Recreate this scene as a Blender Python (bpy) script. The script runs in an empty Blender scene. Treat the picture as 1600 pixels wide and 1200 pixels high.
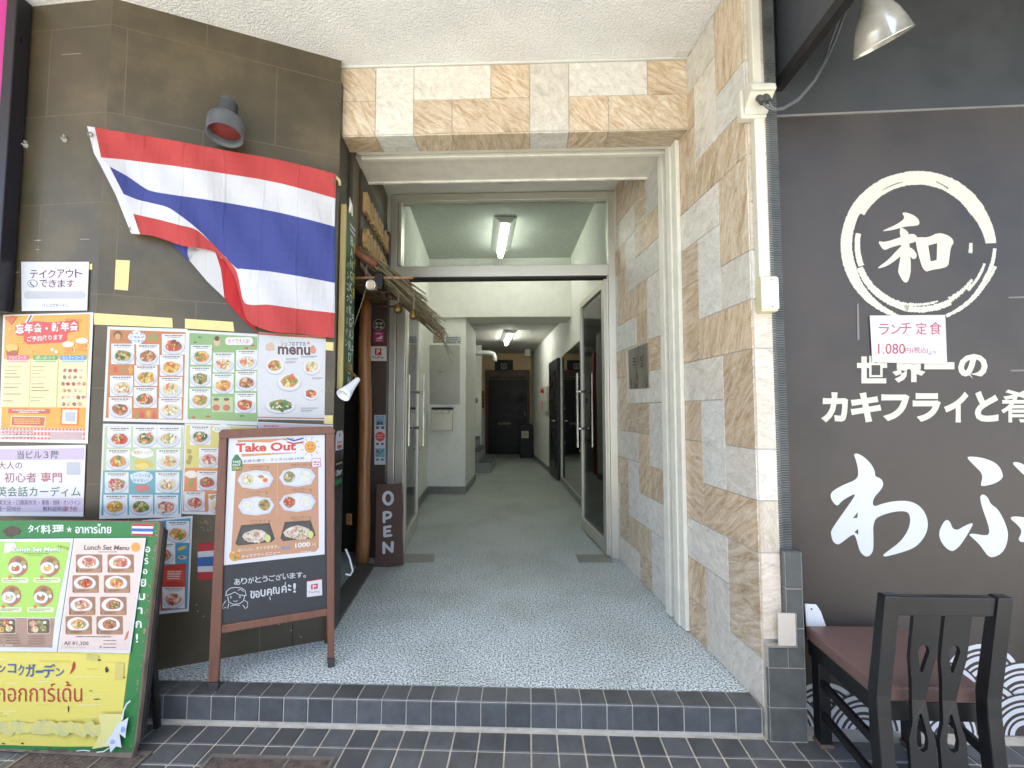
import bpy, bmesh, math, random
from mathutils import Vector, geometry
R = math.radians
rng = random.Random(7)
SC = bpy.context.scene
COL = SC.collection
# ------------------------------------------------------------------ camera, sky, sun, exposure
F_PX, CAM_H = 700.0, 1.165
YAW, PITCH = R(1.96), math.atan(40 / 700)
cd = bpy.data.cameras.new('camera')
cam = bpy.data.objects.new('camera', cd)
COL.objects.link(cam)
cam.location = (0, 0, CAM_H)
cam.rotation_euler = (math.pi / 2 + PITCH, 0, YAW)
cd.sensor_width = 36.0
cd.lens = 36.0 * F_PX / 1600
cd.clip_start = 0.05
cd.clip_end = 500
SC.camera = cam
world = bpy.data.worlds.new('World')
SC.world = world
world.use_nodes = True
wn = world.node_tree
sky = wn.nodes.new('ShaderNodeTexSky')
sky.sky_type = 'NISHITA'
sky.sun_disc = False
SUN_EL, SUN_AZ = R(74), R(200)          # high sun, a little behind and left of the photographer
sky.dust_density = 3.0
sky.ozone_density = 0.7
sky.air_density = 0.85
sky.sun_elevation = SUN_EL
sky.sun_rotation = SUN_AZ
bg = wn.nodes['Background']
bg.inputs[1].default_value = 0.15
wn.links.new(sky.outputs[0], bg.inputs[0])
sd = bpy.data.lights.new('sun', 'SUN')
sd.energy = 3.2
sd.angle = R(0.6)
sd.color = (1.0, 0.95, 0.87)
sun = bpy.data.objects.new('sun', sd)
COL.objects.link(sun)
tos = Vector((math.sin(SUN_AZ) * math.cos(SUN_EL), math.cos(SUN_AZ) * math.cos(SUN_EL), math.sin(SUN_EL)))
sun.rotation_euler = tos.to_track_quat('Z', 'Y').to_euler()
sun.location = tos * 30
vs = SC.view_settings
vs.view_transform = 'Standard'
vs.look = 'None'
vs.gamma = 1
vs.exposure = 2.0
SC.cycles.max_bounces = 10
SC.cycles.diffuse_bounces = 6
SC.cycles.glossy_bounces = 5
SC.cycles.transparent_max_bounces = 12
SC.cycles.sample_clamp_indirect = 6.0

# ------------------------------------------------------------------ measuring helpers
_f = Vector((-math.sin(YAW) * math.cos(PITCH), math.cos(YAW) * math.cos(PITCH), math.sin(PITCH)))
_r = Vector((math.cos(YAW), math.sin(YAW), 0))
_u = _r.cross(_f)
CP = Vector((0, 0, CAM_H))
def ray(x, y): return _f + _r * ((x - 800) / F_PX) - _u * ((y - 600) / F_PX)
def onp(x, y, p, n):
    d = ray(x, y)
    return CP + d * ((p - CP).dot(n) / d.dot(n))
def onz(x, y, z=0.0): return onp(x, y, Vector((0, 0, z)), Vector((0, 0, 1)))
def onY(x, y, Y): return onp(x, y, Vector((0, Y, 0)), Vector((0, 1, 0)))
def V(*a): return Vector(a)
def lin(c):
    o = []
    for v in c[:3]:
        v = v / 255
        o.append(v / 12.92 if v <= 0.04045 else ((v + 0.055) / 1.055) ** 2.4)
    return o
Z = V(0, 0, 1)
# wall frames: origin, horizontal direction, normal towards the open side
SK = R(6.8)
RW0, RWD, RWN = V(0.926, 1.855, 0), V(-math.sin(SK), math.cos(SK), 0), V(-math.cos(SK), -math.sin(SK), 0)
LW0, LWD, LWN = V(-1.01, 2.31, 0), RWD, -RWN
DG0 = V(-1.01, 2.31, 0)
DGL = V(-1.915, 1.905, 0)
DGD = (DGL - DG0).normalized()
DGN = V(-DGD.y, DGD.x, 0)
if DGN.y > 0: DGN = -DGN
LFD = V(-1, 0.07, 0).normalized()
LFN = V(-0.07, -1, 0).normalized()
SB0, SBD, SBN = V(1.07, 1.93, 0), V(1, -0.033, 0).normalized(), V(-0.033, -1, 0).normalized()
def RW(s, z, o=0.0): return RW0 + RWD * s + RWN * o + Z * z
def LW(s, z, o=0.0): return LW0 + LWD * s + LWN * o + Z * z
def DG(s, z, o=0.0): return DG0 + DGD * s + DGN * o + Z * z
def LF(s, z, o=0.0): return DGL + LFD * s + LFN * o + Z * z
def SB(s, z, o=0.0): return SB0 + SBD * s + SBN * o + Z * z
ZC, ZP = 3.068, -0.107                    # canopy underside, pavement

# ------------------------------------------------------------------ materials
MATS = {}
def new_mat(name):
    m = bpy.data.materials.new(name)
    m.use_nodes = True
    nt = m.node_tree
    return m, nt, nt.nodes['Principled BSDF']
def nd(nt, t, **k):
    n = nt.nodes.new(t)
    for a, v in k.items():
        if a.startswith('i_'): n.inputs[a[2:].replace('_', ' ')].default_value = v
        else: setattr(n, a, v)
    return n
def ramp(nt, stops, mode='LINEAR'):
    r = nt.nodes.new('ShaderNodeValToRGB')
    r.color_ramp.interpolation = mode
    e = r.color_ramp.elements
    while len(e) < len(stops): e.new(0.5)
    for k, (p, c) in enumerate(stops):
        e[k].position = p
        e[k].color = (*c, 1) if len(c) == 3 else c
    return r
def M(name, c, rough=0.5, metal=0.0, var=0.12, vscale=6.0, bump=0.0, bscale=120.0, coat=0.0, rvar=0.12, emit=None, estr=0.0, stretch=None, spec=None):
    """plain surface with a little uneven colour, gloss and relief"""
    if name in MATS: return MATS[name]
    m, nt, b = new_mat(name)
    L = nt.links.new
    tc = nd(nt, 'ShaderNodeTexCoord')
    src = tc.outputs['Object']
    if stretch:
        mp = nd(nt, 'ShaderNodeMapping')
        mp.inputs['Scale'].default_value = stretch
        L(src, mp.inputs[0]); src = mp.outputs[0]
    n1 = nd(nt, 'ShaderNodeTexNoise'); n1.inputs['Scale'].default_value = vscale; n1.inputs['Detail'].default_value = 6; n1.inputs['Roughness'].default_value = 0.62
    L(src, n1.inputs['Vector'])
    col = lin(c)
    rp = ramp(nt, [(0.28, [v * (1 - var * 1.6) for v in col]), (0.5, col), (0.72, [min(1, v * (1 + var)) for v in col])])
    L(n1.outputs[0], rp.inputs[0]); L(rp.outputs[0], b.inputs['Base Color'])
    mr = nd(nt, 'ShaderNodeMapRange')
    mr.inputs['From Min'].default_value = 0.3; mr.inputs['From Max'].default_value = 0.7
    mr.inputs['To Min'].default_value = max(0.02, rough - rvar); mr.inputs['To Max'].default_value = min(1, rough + rvar)
    L(n1.outputs[0], mr.inputs[0]); L(mr.outputs[0], b.inputs['Roughness'])
    b.inputs['Metallic'].default_value = metal
    if coat: b.inputs['Coat Weight'].default_value = coat; b.inputs['Coat Roughness'].default_value = 0.08
    if spec is not None: b.inputs['Specular IOR Level'].default_value = spec
    if bump:
        n2 = nd(nt, 'ShaderNodeTexNoise'); n2.inputs['Scale'].default_value = bscale; n2.inputs['Detail'].default_value = 4
        L(src, n2.inputs['Vector'])
        bp = nd(nt, 'ShaderNodeBump'); bp.inputs['Strength'].default_value = bump; bp.inputs['Distance'].default_value = 0.004
        L(n2.outputs[0], bp.inputs['Height']); L(bp.outputs[0], b.inputs['Normal'])
    if emit:
        b.inputs['Emission Color'].default_value = (*lin(emit), 1); b.inputs['Emission Strength'].default_value = estr
    MATS[name] = m
    return m
def print_mat(name, rough, coat, wrinkle):
    m, nt, b = new_mat(name)
    L = nt.links.new
    at = nd(nt, 'ShaderNodeAttribute', attribute_name='Col')
    L(at.outputs['Color'], b.inputs['Base Color'])
    b.inputs['Roughness'].default_value = rough
    b.inputs['Coat Weight'].default_value = coat
    b.inputs['Coat Roughness'].default_value = 0.1
    tc = nd(nt, 'ShaderNodeTexCoord')
    n = nd(nt, 'ShaderNodeTexNoise'); n.inputs['Scale'].default_value = 9; n.inputs['Detail'].default_value = 3
    L(tc.outputs['Object'], n.inputs['Vector'])
    bp = nd(nt, 'ShaderNodeBump'); bp.inputs['Strength'].default_value = wrinkle; bp.inputs['Distance'].default_value = 0.02
    L(n.outputs[0], bp.inputs['Height']); L(bp.outputs[0], b.inputs['Normal']); L(bp.outputs[0], b.inputs['Coat Normal'])
    return m
PRINT = print_mat('printed_paper', 0.5, 0.0, 0.25)
LAMI = print_mat('laminated_print', 0.4, 0.35, 0.35)
PAINT = print_mat('sign_paint', 0.55, 0.0, 0.15)

def stucco_mat():
    m, nt, b = new_mat('white_stucco')
    L = nt.links.new
    tc = nd(nt, 'ShaderNodeTexCoord')
    v = nd(nt, 'ShaderNodeTexNoise'); v.inputs['Scale'].default_value = 85; v.inputs['Detail'].default_value = 2.5; v.inputs['Roughness'].default_value = 0.45; v.inputs['Distortion'].default_value = 0.6
    L(tc.outputs['Object'], v.inputs['Vector'])
    bp = nd(nt, 'ShaderNodeBump'); bp.inputs['Strength'].default_value = 0.6; bp.inputs['Distance'].default_value = 0.009
    rp = ramp(nt, [(0.35, (0, 0, 0)), (0.62, (1, 1, 1))]); L(v.outputs[0], rp.inputs[0])
    L(rp.outputs[0], bp.inputs['Height']); L(bp.outputs[0], b.inputs['Normal'])
    n = nd(nt, 'ShaderNodeTexNoise'); n.inputs['Scale'].default_value = 2.2; n.inputs['Detail'].default_value = 6
    L(tc.outputs['Object'], n.inputs['Vector'])
    c = ramp(nt, [(0.3, (0.67, 0.68, 0.665)), (0.6, (0.78, 0.79, 0.775))]); L(n.outputs[0], c.inputs[0])
    L(c.outputs[0], b.inputs['Base Color']); b.inputs['Roughness'].default_value = 0.85
    return m
STUCCO = stucco_mat()

def stone_mat():
    """stone tile: Col rgb = brightness of this tile, alpha = 1 sandstone / 0 pale marble"""
    m, nt, b = new_mat('stone_tile')
    L = nt.links.new
    at = nd(nt, 'ShaderNodeAttribute', attribute_name='Col')
    uv = nd(nt, 'ShaderNodeUVMap', uv_map='UVMap')
    mp = nd(nt, 'ShaderNodeMapping'); mp.inputs['Scale'].default_value = (7, 30, 1); L(uv.outputs[0], mp.inputs[0])
    n = nd(nt, 'ShaderNodeTexNoise'); n.inputs['Scale'].default_value = 1.0; n.inputs['Detail'].default_value = 9; n.inputs['Roughness'].default_value = 0.66; n.inputs['Distortion'].default_value = 1.3
    L(mp.outputs[0], n.inputs['Vector'])
    tan = ramp(nt, [(0.24, lin((140, 114, 84))), (0.38, lin((179, 156, 125))), (0.50, lin((201, 182, 155))), (0.70, lin((222, 211, 191)))])
    L(n.outputs[0], tan.inputs[0])
    mp2 = nd(nt, 'ShaderNodeMapping'); mp2.inputs['Scale'].default_value = (9, 14, 1); L(uv.outputs[0], mp2.inputs[0])
    n2 = nd(nt, 'ShaderNodeTexNoise'); n2.inputs['Scale'].default_value = 1.6; n2.inputs['Detail'].default_value = 8; n2.inputs['Roughness'].default_value = 0.7; n2.inputs['Distortion'].default_value = 0.9
    L(mp2.outputs[0], n2.inputs['Vector'])
    wh = ramp(nt, [(0.26, lin((166, 160, 148))), (0.40, lin((202, 199, 189))), (0.62, lin((219, 217, 207)))])
    L(n2.outputs[0], wh.inputs[0])
    mx = nd(nt, 'ShaderNodeMix', data_type='RGBA'); L(at.outputs['Alpha'], mx.inputs[0]); L(wh.outputs[0], mx.inputs[6]); L(tan.outputs[0], mx.inputs[7])
    ml = nd(nt, 'ShaderNodeMix', data_type='RGBA', blend_type='MULTIPLY'); ml.inputs[0].default_value = 1; L(mx.outputs[2], ml.inputs[6]); L(at.outputs['Color'], ml.inputs[7])
    n3 = nd(nt, 'ShaderNodeTexNoise'); n3.inputs['Scale'].default_value = 2.2; n3.inputs['Detail'].default_value = 7; n3.inputs['Roughness'].default_value = 0.6; n3.inputs['Distortion'].default_value = 1.8
    mp3 = nd(nt, 'ShaderNodeMapping'); mp3.inputs['Scale'].default_value = (2.5, 5, 1); mp3.inputs['Location'].default_value = (7, 3, 0); L(uv.outputs[0], mp3.inputs[0]); L(mp3.outputs[0], n3.inputs['Vector'])
    vr = ramp(nt, [(0.455, (1, 1, 1)), (0.475, (0.74, 0.69, 0.62)), (0.485, (0.93, 0.92, 0.9)), (0.53, (1, 1, 1)), (0.575, (0.82, 0.79, 0.74)), (0.59, (1, 1, 1))]); L(n3.outputs[0], vr.inputs[0])
    mv = nd(nt, 'ShaderNodeMix', data_type='RGBA', blend_type='MULTIPLY'); mv.inputs[0].default_value = 0.85; L(ml.outputs[2], mv.inputs[6]); L(vr.outputs[0], mv.inputs[7])
    L(mv.outputs[2], b.inputs['Base Color'])
    b.inputs['Roughness'].default_value = 0.42
    bp = nd(nt, 'ShaderNodeBump'); bp.inputs['Strength'].default_value = 0.22; bp.inputs['Distance'].default_value = 0.004
    ad = nd(nt, 'ShaderNodeMath'); L(n.outputs[0], ad.inputs[0]); L(n2.outputs[0], ad.inputs[1])
    L(ad.outputs[0], bp.inputs['Height']); L(bp.outputs[0], b.inputs['Normal'])
    return m
STONE = stone_mat()

def terrazzo_mat():
    m, nt, b = new_mat('speckled_floor')
    L = nt.links.new
    tc = nd(nt, 'ShaderNodeTexCoord')
    n = nd(nt, 'ShaderNodeTexNoise'); n.inputs['Scale'].default_value = 118; n.inputs['Detail'].default_value = 2.0; n.inputs['Roughness'].default_value = 0.6
    L(tc.outputs['Object'], n.inputs['Vector'])
    c = ramp(nt, [(0.36, lin((66, 76, 80))), (0.44, lin((134, 147, 150))), (0.51, lin((190, 202, 203))), (0.64, lin((232, 240, 239)))])
    L(n.outputs[0], c.inputs[0])
    g = nd(nt, 'ShaderNodeTexNoise'); g.inputs['Scale'].default_value = 1.6; g.inputs['Detail'].default_value = 7; g.inputs['Roughness'].default_value = 0.65
    L(tc.outputs['Object'], g.inputs['Vector'])
    gr = ramp(nt, [(0.3, (0.74, 0.73, 0.68)), (0.55, (1, 1, 1))]); L(g.outputs[0], gr.inputs[0])
    # colour turns darker and yellower further inside the corridor
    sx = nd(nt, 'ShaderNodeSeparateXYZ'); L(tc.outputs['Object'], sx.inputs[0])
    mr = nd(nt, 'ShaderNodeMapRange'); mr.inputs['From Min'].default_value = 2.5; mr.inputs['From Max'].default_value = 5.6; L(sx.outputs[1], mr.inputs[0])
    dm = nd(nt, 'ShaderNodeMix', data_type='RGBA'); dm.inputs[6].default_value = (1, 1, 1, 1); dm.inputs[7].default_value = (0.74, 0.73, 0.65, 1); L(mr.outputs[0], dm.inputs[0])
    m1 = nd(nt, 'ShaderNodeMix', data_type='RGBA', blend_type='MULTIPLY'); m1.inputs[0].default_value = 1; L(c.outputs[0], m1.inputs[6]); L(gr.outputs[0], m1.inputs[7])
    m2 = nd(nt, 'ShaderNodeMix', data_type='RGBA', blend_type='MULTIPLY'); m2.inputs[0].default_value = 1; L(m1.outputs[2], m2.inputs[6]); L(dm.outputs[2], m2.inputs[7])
    L(m2.outputs[2], b.inputs['Base Color'])
    b.inputs['Roughness'].default_value = 0.48
    bp = nd(nt, 'ShaderNodeBump'); bp.inputs['Strength'].default_value = 0.08; bp.inputs['Distance'].default_value = 0.002
    L(n.outputs[0], bp.inputs['Height']); L(bp.outputs[0], b.inputs['Normal'])
    return m
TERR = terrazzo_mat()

def darktile_mat():
    m, nt, b = new_mat('slate_tile')
    L = nt.links.new
    at = nd(nt, 'ShaderNodeAttribute', attribute_name='Col')
    tc = nd(nt, 'ShaderNodeTexCoord')
    n = nd(nt, 'ShaderNodeTexNoise'); n.inputs['Scale'].default_value = 14; n.inputs['Detail'].default_value = 8; n.inputs['Roughness'].default_value = 0.7
    L(tc.outputs['Object'], n.inputs['Vector'])
    c = ramp(nt, [(0.3, (0.7, 0.7, 0.68)), (0.7, (1.25, 1.25, 1.25))]); L(n.outputs[0], c.inputs[0])
    ml = nd(nt, 'ShaderNodeMix', data_type='RGBA', blend_type='MULTIPLY'); ml.inputs[0].default_value = 1; L(at.outputs['Color'], ml.inputs[6]); L(c.outputs[0], ml.inputs[7])
    L(ml.outputs[2], b.inputs['Base Color'])
    mr = nd(nt, 'ShaderNodeMapRange'); mr.inputs['To Min'].default_value = 0.35; mr.inputs['To Max'].default_value = 0.6; L(n.outputs[0], mr.inputs[0]); L(mr.outputs[0], b.inputs['Roughness'])
    bp = nd(nt, 'ShaderNodeBump'); bp.inputs['Strength'].default_value = 0.12; bp.inputs['Distance'].default_value = 0.003
    L(n.outputs[0], bp.inputs['Height']); L(bp.outputs[0], b.inputs['Normal'])
    return m
SLATE = darktile_mat()

def panelwall_mat(name, ca, cb, bw, bh, rough):
    """dark wall panels with faint butt joints and scuffs (UV in metres)"""
    m, nt, b = new_mat(name)
    L = nt.links.new
    uv = nd(nt, 'ShaderNodeUVMap', uv_map='UVMap')
    n = nd(nt, 'ShaderNodeTexNoise'); n.inputs['Scale'].default_value = 1.5; n.inputs['Detail'].default_value = 9; n.inputs['Roughness'].default_value = 0.62
    L(uv.outputs[0], n.inputs['Vector'])
    c = ramp(nt, [(0.30, ca), (0.5, [(a + b_) / 2 for a, b_ in zip(ca, cb)]), (0.58, cb), (0.7, [v * 1.25 for v in cb])]); L(n.outputs[0], c.inputs[0])  # olive patches put warm stains and reflected lamp light into the colour
    br = nd(nt, 'ShaderNodeTexBrick'); br.offset = 0.5
    br.inputs['Scale'].default_value = 1; br.inputs['Mortar Size'].default_value = 0.0025; br.inputs['Brick Width'].default_value = bw; br.inputs['Row Height'].default_value = bh; br.inputs['Mortar Smooth'].default_value = 0.6
    L(uv.outputs[0], br.inputs['Vector'])
    mx = nd(nt, 'ShaderNodeMix', data_type='RGBA'); mx.inputs[7].default_value = (*[v * 1.25 for v in cb], 1); L(br.outputs['Fac'], mx.inputs[0]); L(c.outputs[0], mx.inputs[6])
    s = nd(nt, 'ShaderNodeTexNoise'); s.inputs['Scale'].default_value = 7; s.inputs['Detail'].default_value = 12; s.inputs['Roughness'].default_value = 0.8
    mp = nd(nt, 'ShaderNodeMapping'); mp.inputs['Scale'].default_value = (1, 5, 1); L(uv.outputs[0], mp.inputs[0]); L(mp.outputs[0], s.inputs['Vector'])
    sr = ramp(nt, [(0.66, (0, 0, 0)), (0.74, (1, 1, 1))]); L(s.outputs[0], sr.inputs[0])
    sm = nd(nt, 'ShaderNodeMath', operation='MULTIPLY'); sm.inputs[1].default_value = 0.35; L(sr.outputs[0], sm.inputs[0])
    m3 = nd(nt, 'ShaderNodeMix', data_type='RGBA'); m3.inputs[7].default_value = (0.12, 0.11, 0.095, 1); L(sm.outputs[0], m3.inputs[0]); L(mx.outputs[2], m3.inputs[6])
    L(m3.outputs[2], b.inputs['Base Color'])
    mr = nd(nt, 'ShaderNodeMapRange'); mr.inputs['To Min'].default_value = rough - 0.12; mr.inputs['To Max'].default_value = rough + 0.15; L(n.outputs[0], mr.inputs[0]); L(mr.outputs[0], b.inputs['Roughness'])
    bp = nd(nt, 'ShaderNodeBump'); bp.inputs['Strength'].default_value = 0.15; bp.inputs['Distance'].default_value = 0.004; bp.invert = True
    L(br.outputs['Fac'], bp.inputs['Height']); L(bp.outputs[0], b.inputs['Normal'])
    return m
DARKWALL = panelwall_mat('dark_panel_wall', (0.040, 0.034, 0.021), (0.094, 0.074, 0.040), 0.62, 0.42, 0.36)

def glass_mat(name, tint, refl=0.09, wire=False):
    m, nt, b = new_mat(name)
    nt.nodes.remove(b)
    L = nt.links.new
    out = nt.nodes['Material Output']
    t = nd(nt, 'ShaderNodeBsdfTransparent'); t.inputs[0].default_value = (*tint, 1)
    g = nd(nt, 'ShaderNodeBsdfGlossy'); g.inputs['Roughness'].default_value = 0.02
    fr = nd(nt, 'ShaderNodeFresnel'); fr.inputs[0].default_value = 1.5
    mx = nd(nt, 'ShaderNodeMixShader'); L(fr.outputs[0], mx.inputs[0]); L(t.outputs[0], mx.inputs[1]); L(g.outputs[0], mx.inputs[2])
    last = mx
    if wire:
        tc = nd(nt, 'ShaderNodeTexCoord')
        w = []
        for sgn in (1, -1):
            mp = nd(nt, 'ShaderNodeMapping'); mp.inputs['Rotation'].default_value = (0, sgn * R(45), 0); L(tc.outputs['Object'], mp.inputs[0])
            wv = nd(nt, 'ShaderNodeTexWave', wave_type='BANDS', bands_direction='X'); wv.inputs['Scale'].default_value = 20; L(mp.outputs[0], wv.inputs[0])
            gt = nd(nt, 'ShaderNodeMath', operation='GREATER_THAN'); gt.inputs[1].default_value = 0.965; L(wv.outputs['Fac'], gt.inputs[0]); w.append(gt)
        mxm = nd(nt, 'ShaderNodeMath', operation='MAXIMUM'); L(w[0].outputs[0], mxm.inputs[0]); L(w[1].outputs[0], mxm.inputs[1])
        ml = nd(nt, 'ShaderNodeMath', operation='MULTIPLY'); ml.inputs[1].default_value = 0.22; L(mxm.outputs[0], ml.inputs[0])
        dd = nd(nt, 'ShaderNodeBsdfDiffuse'); dd.inputs[0].default_value = (0.3, 0.32, 0.3, 1)
        m2 = nd(nt, 'ShaderNodeMixShader'); L(ml.outputs[0], m2.inputs[0]); L(mx.outputs[0], m2.inputs[1]); L(dd.outputs[0], m2.inputs[2])
        last = m2
    L(last.outputs[0], out.inputs[0])
    return m
GLASS = glass_mat('door_glass', (0.80, 0.86, 0.82))
WIREGLASS = glass_mat('wired_glass', (0.84, 0.88, 0.86), wire=True)

WHITEWALL = M('white_wall_paint', (221, 222, 213), 0.7, var=0.05, bump=0.1, bscale=60)
GREYPAINT = M('grey_ceiling_paint', (205, 206, 198), 0.6, var=0.05, bump=0.05)
STEELW = M('cream_painted_steel', (222, 220, 205), 0.4, var=0.07, vscale=9, bump=0.08, bscale=40)
STAIN = M('brushed_stainless', (206, 203, 190), 0.4, metal=0.72, var=0.05, vscale=3, rvar=0.06)
CHROME = M('polished_chrome', (228, 228, 222), 0.16, metal=0.85, var=0.02, rvar=0.05)
BLACKP = M('black_paint', (17, 19, 22), 0.4, var=0.2, bump=0.08)
BLACKM = M('matt_black', (16, 16, 17), 0.6, var=0.2)
WOODBR = M('brown_frame_wood', (106, 69, 52), 0.5, var=0.22, vscale=5, stretch=(14, 14, 1.2), bump=0.15, bscale=40)
LOG = M('varnished_log', (140, 94, 54), 0.42, var=0.3, vscale=4, stretch=(9, 9, 0.9), bump=0.25, bscale=22, coat=0.2)
WOODSIGN = M('dark_sign_wood', (84, 60, 52), 0.6, var=0.2, vscale=5, stretch=(22, 22, 1.5), bump=0.2, bscale=40)
GREYTRIM = M('grey_baseboard', (120, 122, 118), 0.5, var=0.1)
GROUT = M('pale_grout', (176, 172, 160), 0.85, var=0.18, vscale=18, bump=0.2)
LEATHER = M('brown_vinyl', (104, 82, 76), 0.38, var=0.12, vscale=4, bump=0.12, bscale=220)
RUBBER = M('dark_rubber', (52, 50, 48), 0.6, var=0.15)
CREAMPL = M('cream_plastic', (204, 201, 184), 0.35, var=0.04)
WHITEPL = M('white_plastic', (232, 236, 236), 0.35, var=0.03)
BRASS = M('old_brass', (112, 92, 50), 0.45, metal=0.9, var=0.25, vscale=30)
TAPE = M('yellowed_tape', (214, 196, 132), 0.4, var=0.1, vscale=12)
ROPE = M('hemp_cord', (120, 104, 84), 0.8, var=0.2)
BAMBOO = M('bamboo_pole', (150, 116, 86), 0.5, var=0.22, vscale=10)
STRAW = M('dry_straw', (116, 107, 80), 0.8, var=0.5, vscale=38)

# ------------------------------------------------------------------ mesh helpers
ORG = {}
class MB:
    def __init__(s): s.v = []; s.f = []; s.c = []; s.uv = []; s.sm = []; s.mi = []
    def face(s, pts, col=None, uv=None, smooth=False, mi=0):
        k = len(s.v); s.v += [Vector(p) for p in pts]; s.f.append(list(range(k, k + len(pts)))); s.c.append(col); s.uv.append(uv); s.sm.append(smooth); s.mi.append(mi)
    def mesh(s, verts, faces, col=None, smooth=False, mi=0):
        k = len(s.v); s.v += [Vector(p) for p in verts]
        for f in faces: s.f.append([k + i for i in f]); s.c.append(col); s.uv.append(None); s.sm.append(smooth); s.mi.append(mi)
    def para(s, o, a, b, c, col=None, mi=0):
        o, a, b, c = map(Vector, (o, a, b, c))
        vs_ = [o, o + a, o + a + b, o + b, o + c, o + a + c, o + a + b + c, o + b + c]
        s.mesh(vs_, [(0, 3, 2, 1), (4, 5, 6, 7), (0, 1, 5, 4), (1, 2, 6, 5), (2, 3, 7, 6), (3, 0, 4, 7)], col, mi=mi)
        return s
    def box(s, x0, x1, y0, y1, z0, z1, col=None, mi=0): return s.para((x0, y0, z0), (x1 - x0, 0, 0), (0, y1 - y0, 0), (0, 0, z1 - z0), col, mi)
    def wbox(s, W, s0, s1, z0, z1, o0, o1, col=None, mi=0):
        o = W(s0, z0, o0); return s.para(o, W(s1, z0, o0) - o, W(s0, z0, o1) - o, W(s0, z1, o0) - o, col, mi)
    def prism(s, poly, ext, col=None, mi=0):
        n = len(poly); P = [Vector(p) for p in poly]; e = Vector(ext)
        tr = geometry.tessellate_polygon([P])
        fs = [tuple(t) for t in tr] + [tuple(n + i for i in reversed(t)) for t in tr]
        fs += [(i, (i + 1) % n, n + (i + 1) % n, n + i) for i in range(n)]
        s.mesh(P + [p + e for p in P], fs, col, mi=mi); return s
    def tube(s, pts, r, n=8, caps=True, col=None, mi=0):
        P = [Vector(p) for p in pts]
        rs = r if isinstance(r, (list, tuple)) else [r] * len(P)
        vs_ = []; fs = []; up = None
        for i, p in enumerate(P):
            t = (P[min(i + 1, len(P) - 1)] - P[max(i - 1, 0)]).normalized()
            if up is None or abs(up.dot(t)) > 0.95: up = Vector((0, 0, 1)) if abs(t.z) < 0.9 else Vector((1, 0, 0))
            a = t.cross(up).normalized(); b2 = a.cross(t).normalized(); up = b2
            for k in range(n):
                w = 2 * math.pi * k / n; vs_.append(p + (a * math.cos(w) + b2 * math.sin(w)) * rs[i])
        for i in range(len(P) - 1):
            for k in range(n): fs.append((i * n + k, i * n + (k + 1) % n, (i + 1) * n + (k + 1) % n, (i + 1) * n + k))
        s.mesh(vs_, fs, col, True, mi)
        if caps: s.mesh(vs_[:n], [tuple(range(n))[::-1]], col, False, mi); s.mesh(vs_[-n:], [tuple(range(n))], col, False, mi)
        return s
    def lathe(s, o, ax, prof, n=24, col=None, mi=0):
        o = Vector(o); ax = Vector(ax).normalized(); a = ax.orthogonal().normalized(); b2 = ax.cross(a)
        vs_ = []; fs = []
        for (r, h) in prof:
            for k in range(n):
                w = 2 * math.pi * k / n; vs_.append(o + ax * h + (a * math.cos(w) + b2 * math.sin(w)) * r)
        for i in range(len(prof) - 1):
            for k in range(n): fs.append((i * n + k, i * n + (k + 1) % n, (i + 1) * n + (k + 1) % n, (i + 1) * n + k))
        s.mesh(vs_, fs, col, True, mi); return s
    def build(s, name, mats, parent=None, bevel=0.0, label=None, cat=None, group=None, kind=None, recalc=True, org=None):
        me = bpy.data.meshes.new(name)
        if not isinstance(mats, (list, tuple)): mats = [mats]
        if parent is None:
            if org is None:
                lo = [min(v[i] for v in s.v) for i in range(3)]; hi = [max(v[i] for v in s.v) for i in range(3)]
                org = Vector(((lo[0] + hi[0]) / 2, (lo[1] + hi[1]) / 2, lo[2]))
        else: org = ORG[parent.name]
        org = Vector(org)
        me.from_pydata([v - org for v in s.v], [], s.f)
        for m in mats: me.materials.append(m)
        me.polygons.foreach_set('use_smooth', s.sm)
        me.polygons.foreach_set('material_index', s.mi)
        if any(c is not None for c in s.c):
            ca = me.color_attributes.new('Col', 'FLOAT_COLOR', 'CORNER')
            dat = []
            for p, c in zip(me.polygons, s.c):
                c = c or (0.5, 0.5, 0.5)
                c4 = list(c) + [1.0] * (4 - len(c))
                dat += c4 * p.loop_total
            ca.data.foreach_set('color', dat)
        if any(u is not None for u in s.uv):
            ul = me.uv_layers.new(name='UVMap')
            for p, u in zip(me.polygons, s.uv):
                if u:
                    for li, w in zip(p.loop_indices, u): ul.data[li].uv = w
        if recalc:
            bm = bmesh.new(); bm.from_mesh(me)
            bmesh.ops.remove_doubles(bm, verts=bm.verts, dist=1e-5)
            bmesh.ops.recalc_face_normals(bm, faces=bm.faces); bm.to_mesh(me); bm.free()
        ob = bpy.data.objects.new(name, me)
        COL.objects.link(ob)
        if parent is None: ob.location = org
        else: ob.parent = parent
        ORG[ob.name] = org
        if bevel:
            bv = ob.modifiers.new('bevel', 'BEVEL'); bv.width = bevel; bv.segments = 2; bv.limit_method = 'ANGLE'; bv.angle_limit = R(40)
        tag(ob, label, cat, group, kind)
        return ob
def tag(o, label=None, cat=None, group=None, kind=None):
    if label: o['label'] = label
    if cat: o['category'] = cat
    if group: o['group'] = group
    if kind: o['kind'] = kind
    return o
def thing(name, label, cat, loc, group=None):
    o = bpy.data.objects.new(name, None); COL.objects.link(o)
    o.location = loc; o.empty_display_size = 0.1; ORG[o.name] = Vector(loc)
    return tag(o, label, cat, group)

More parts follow.
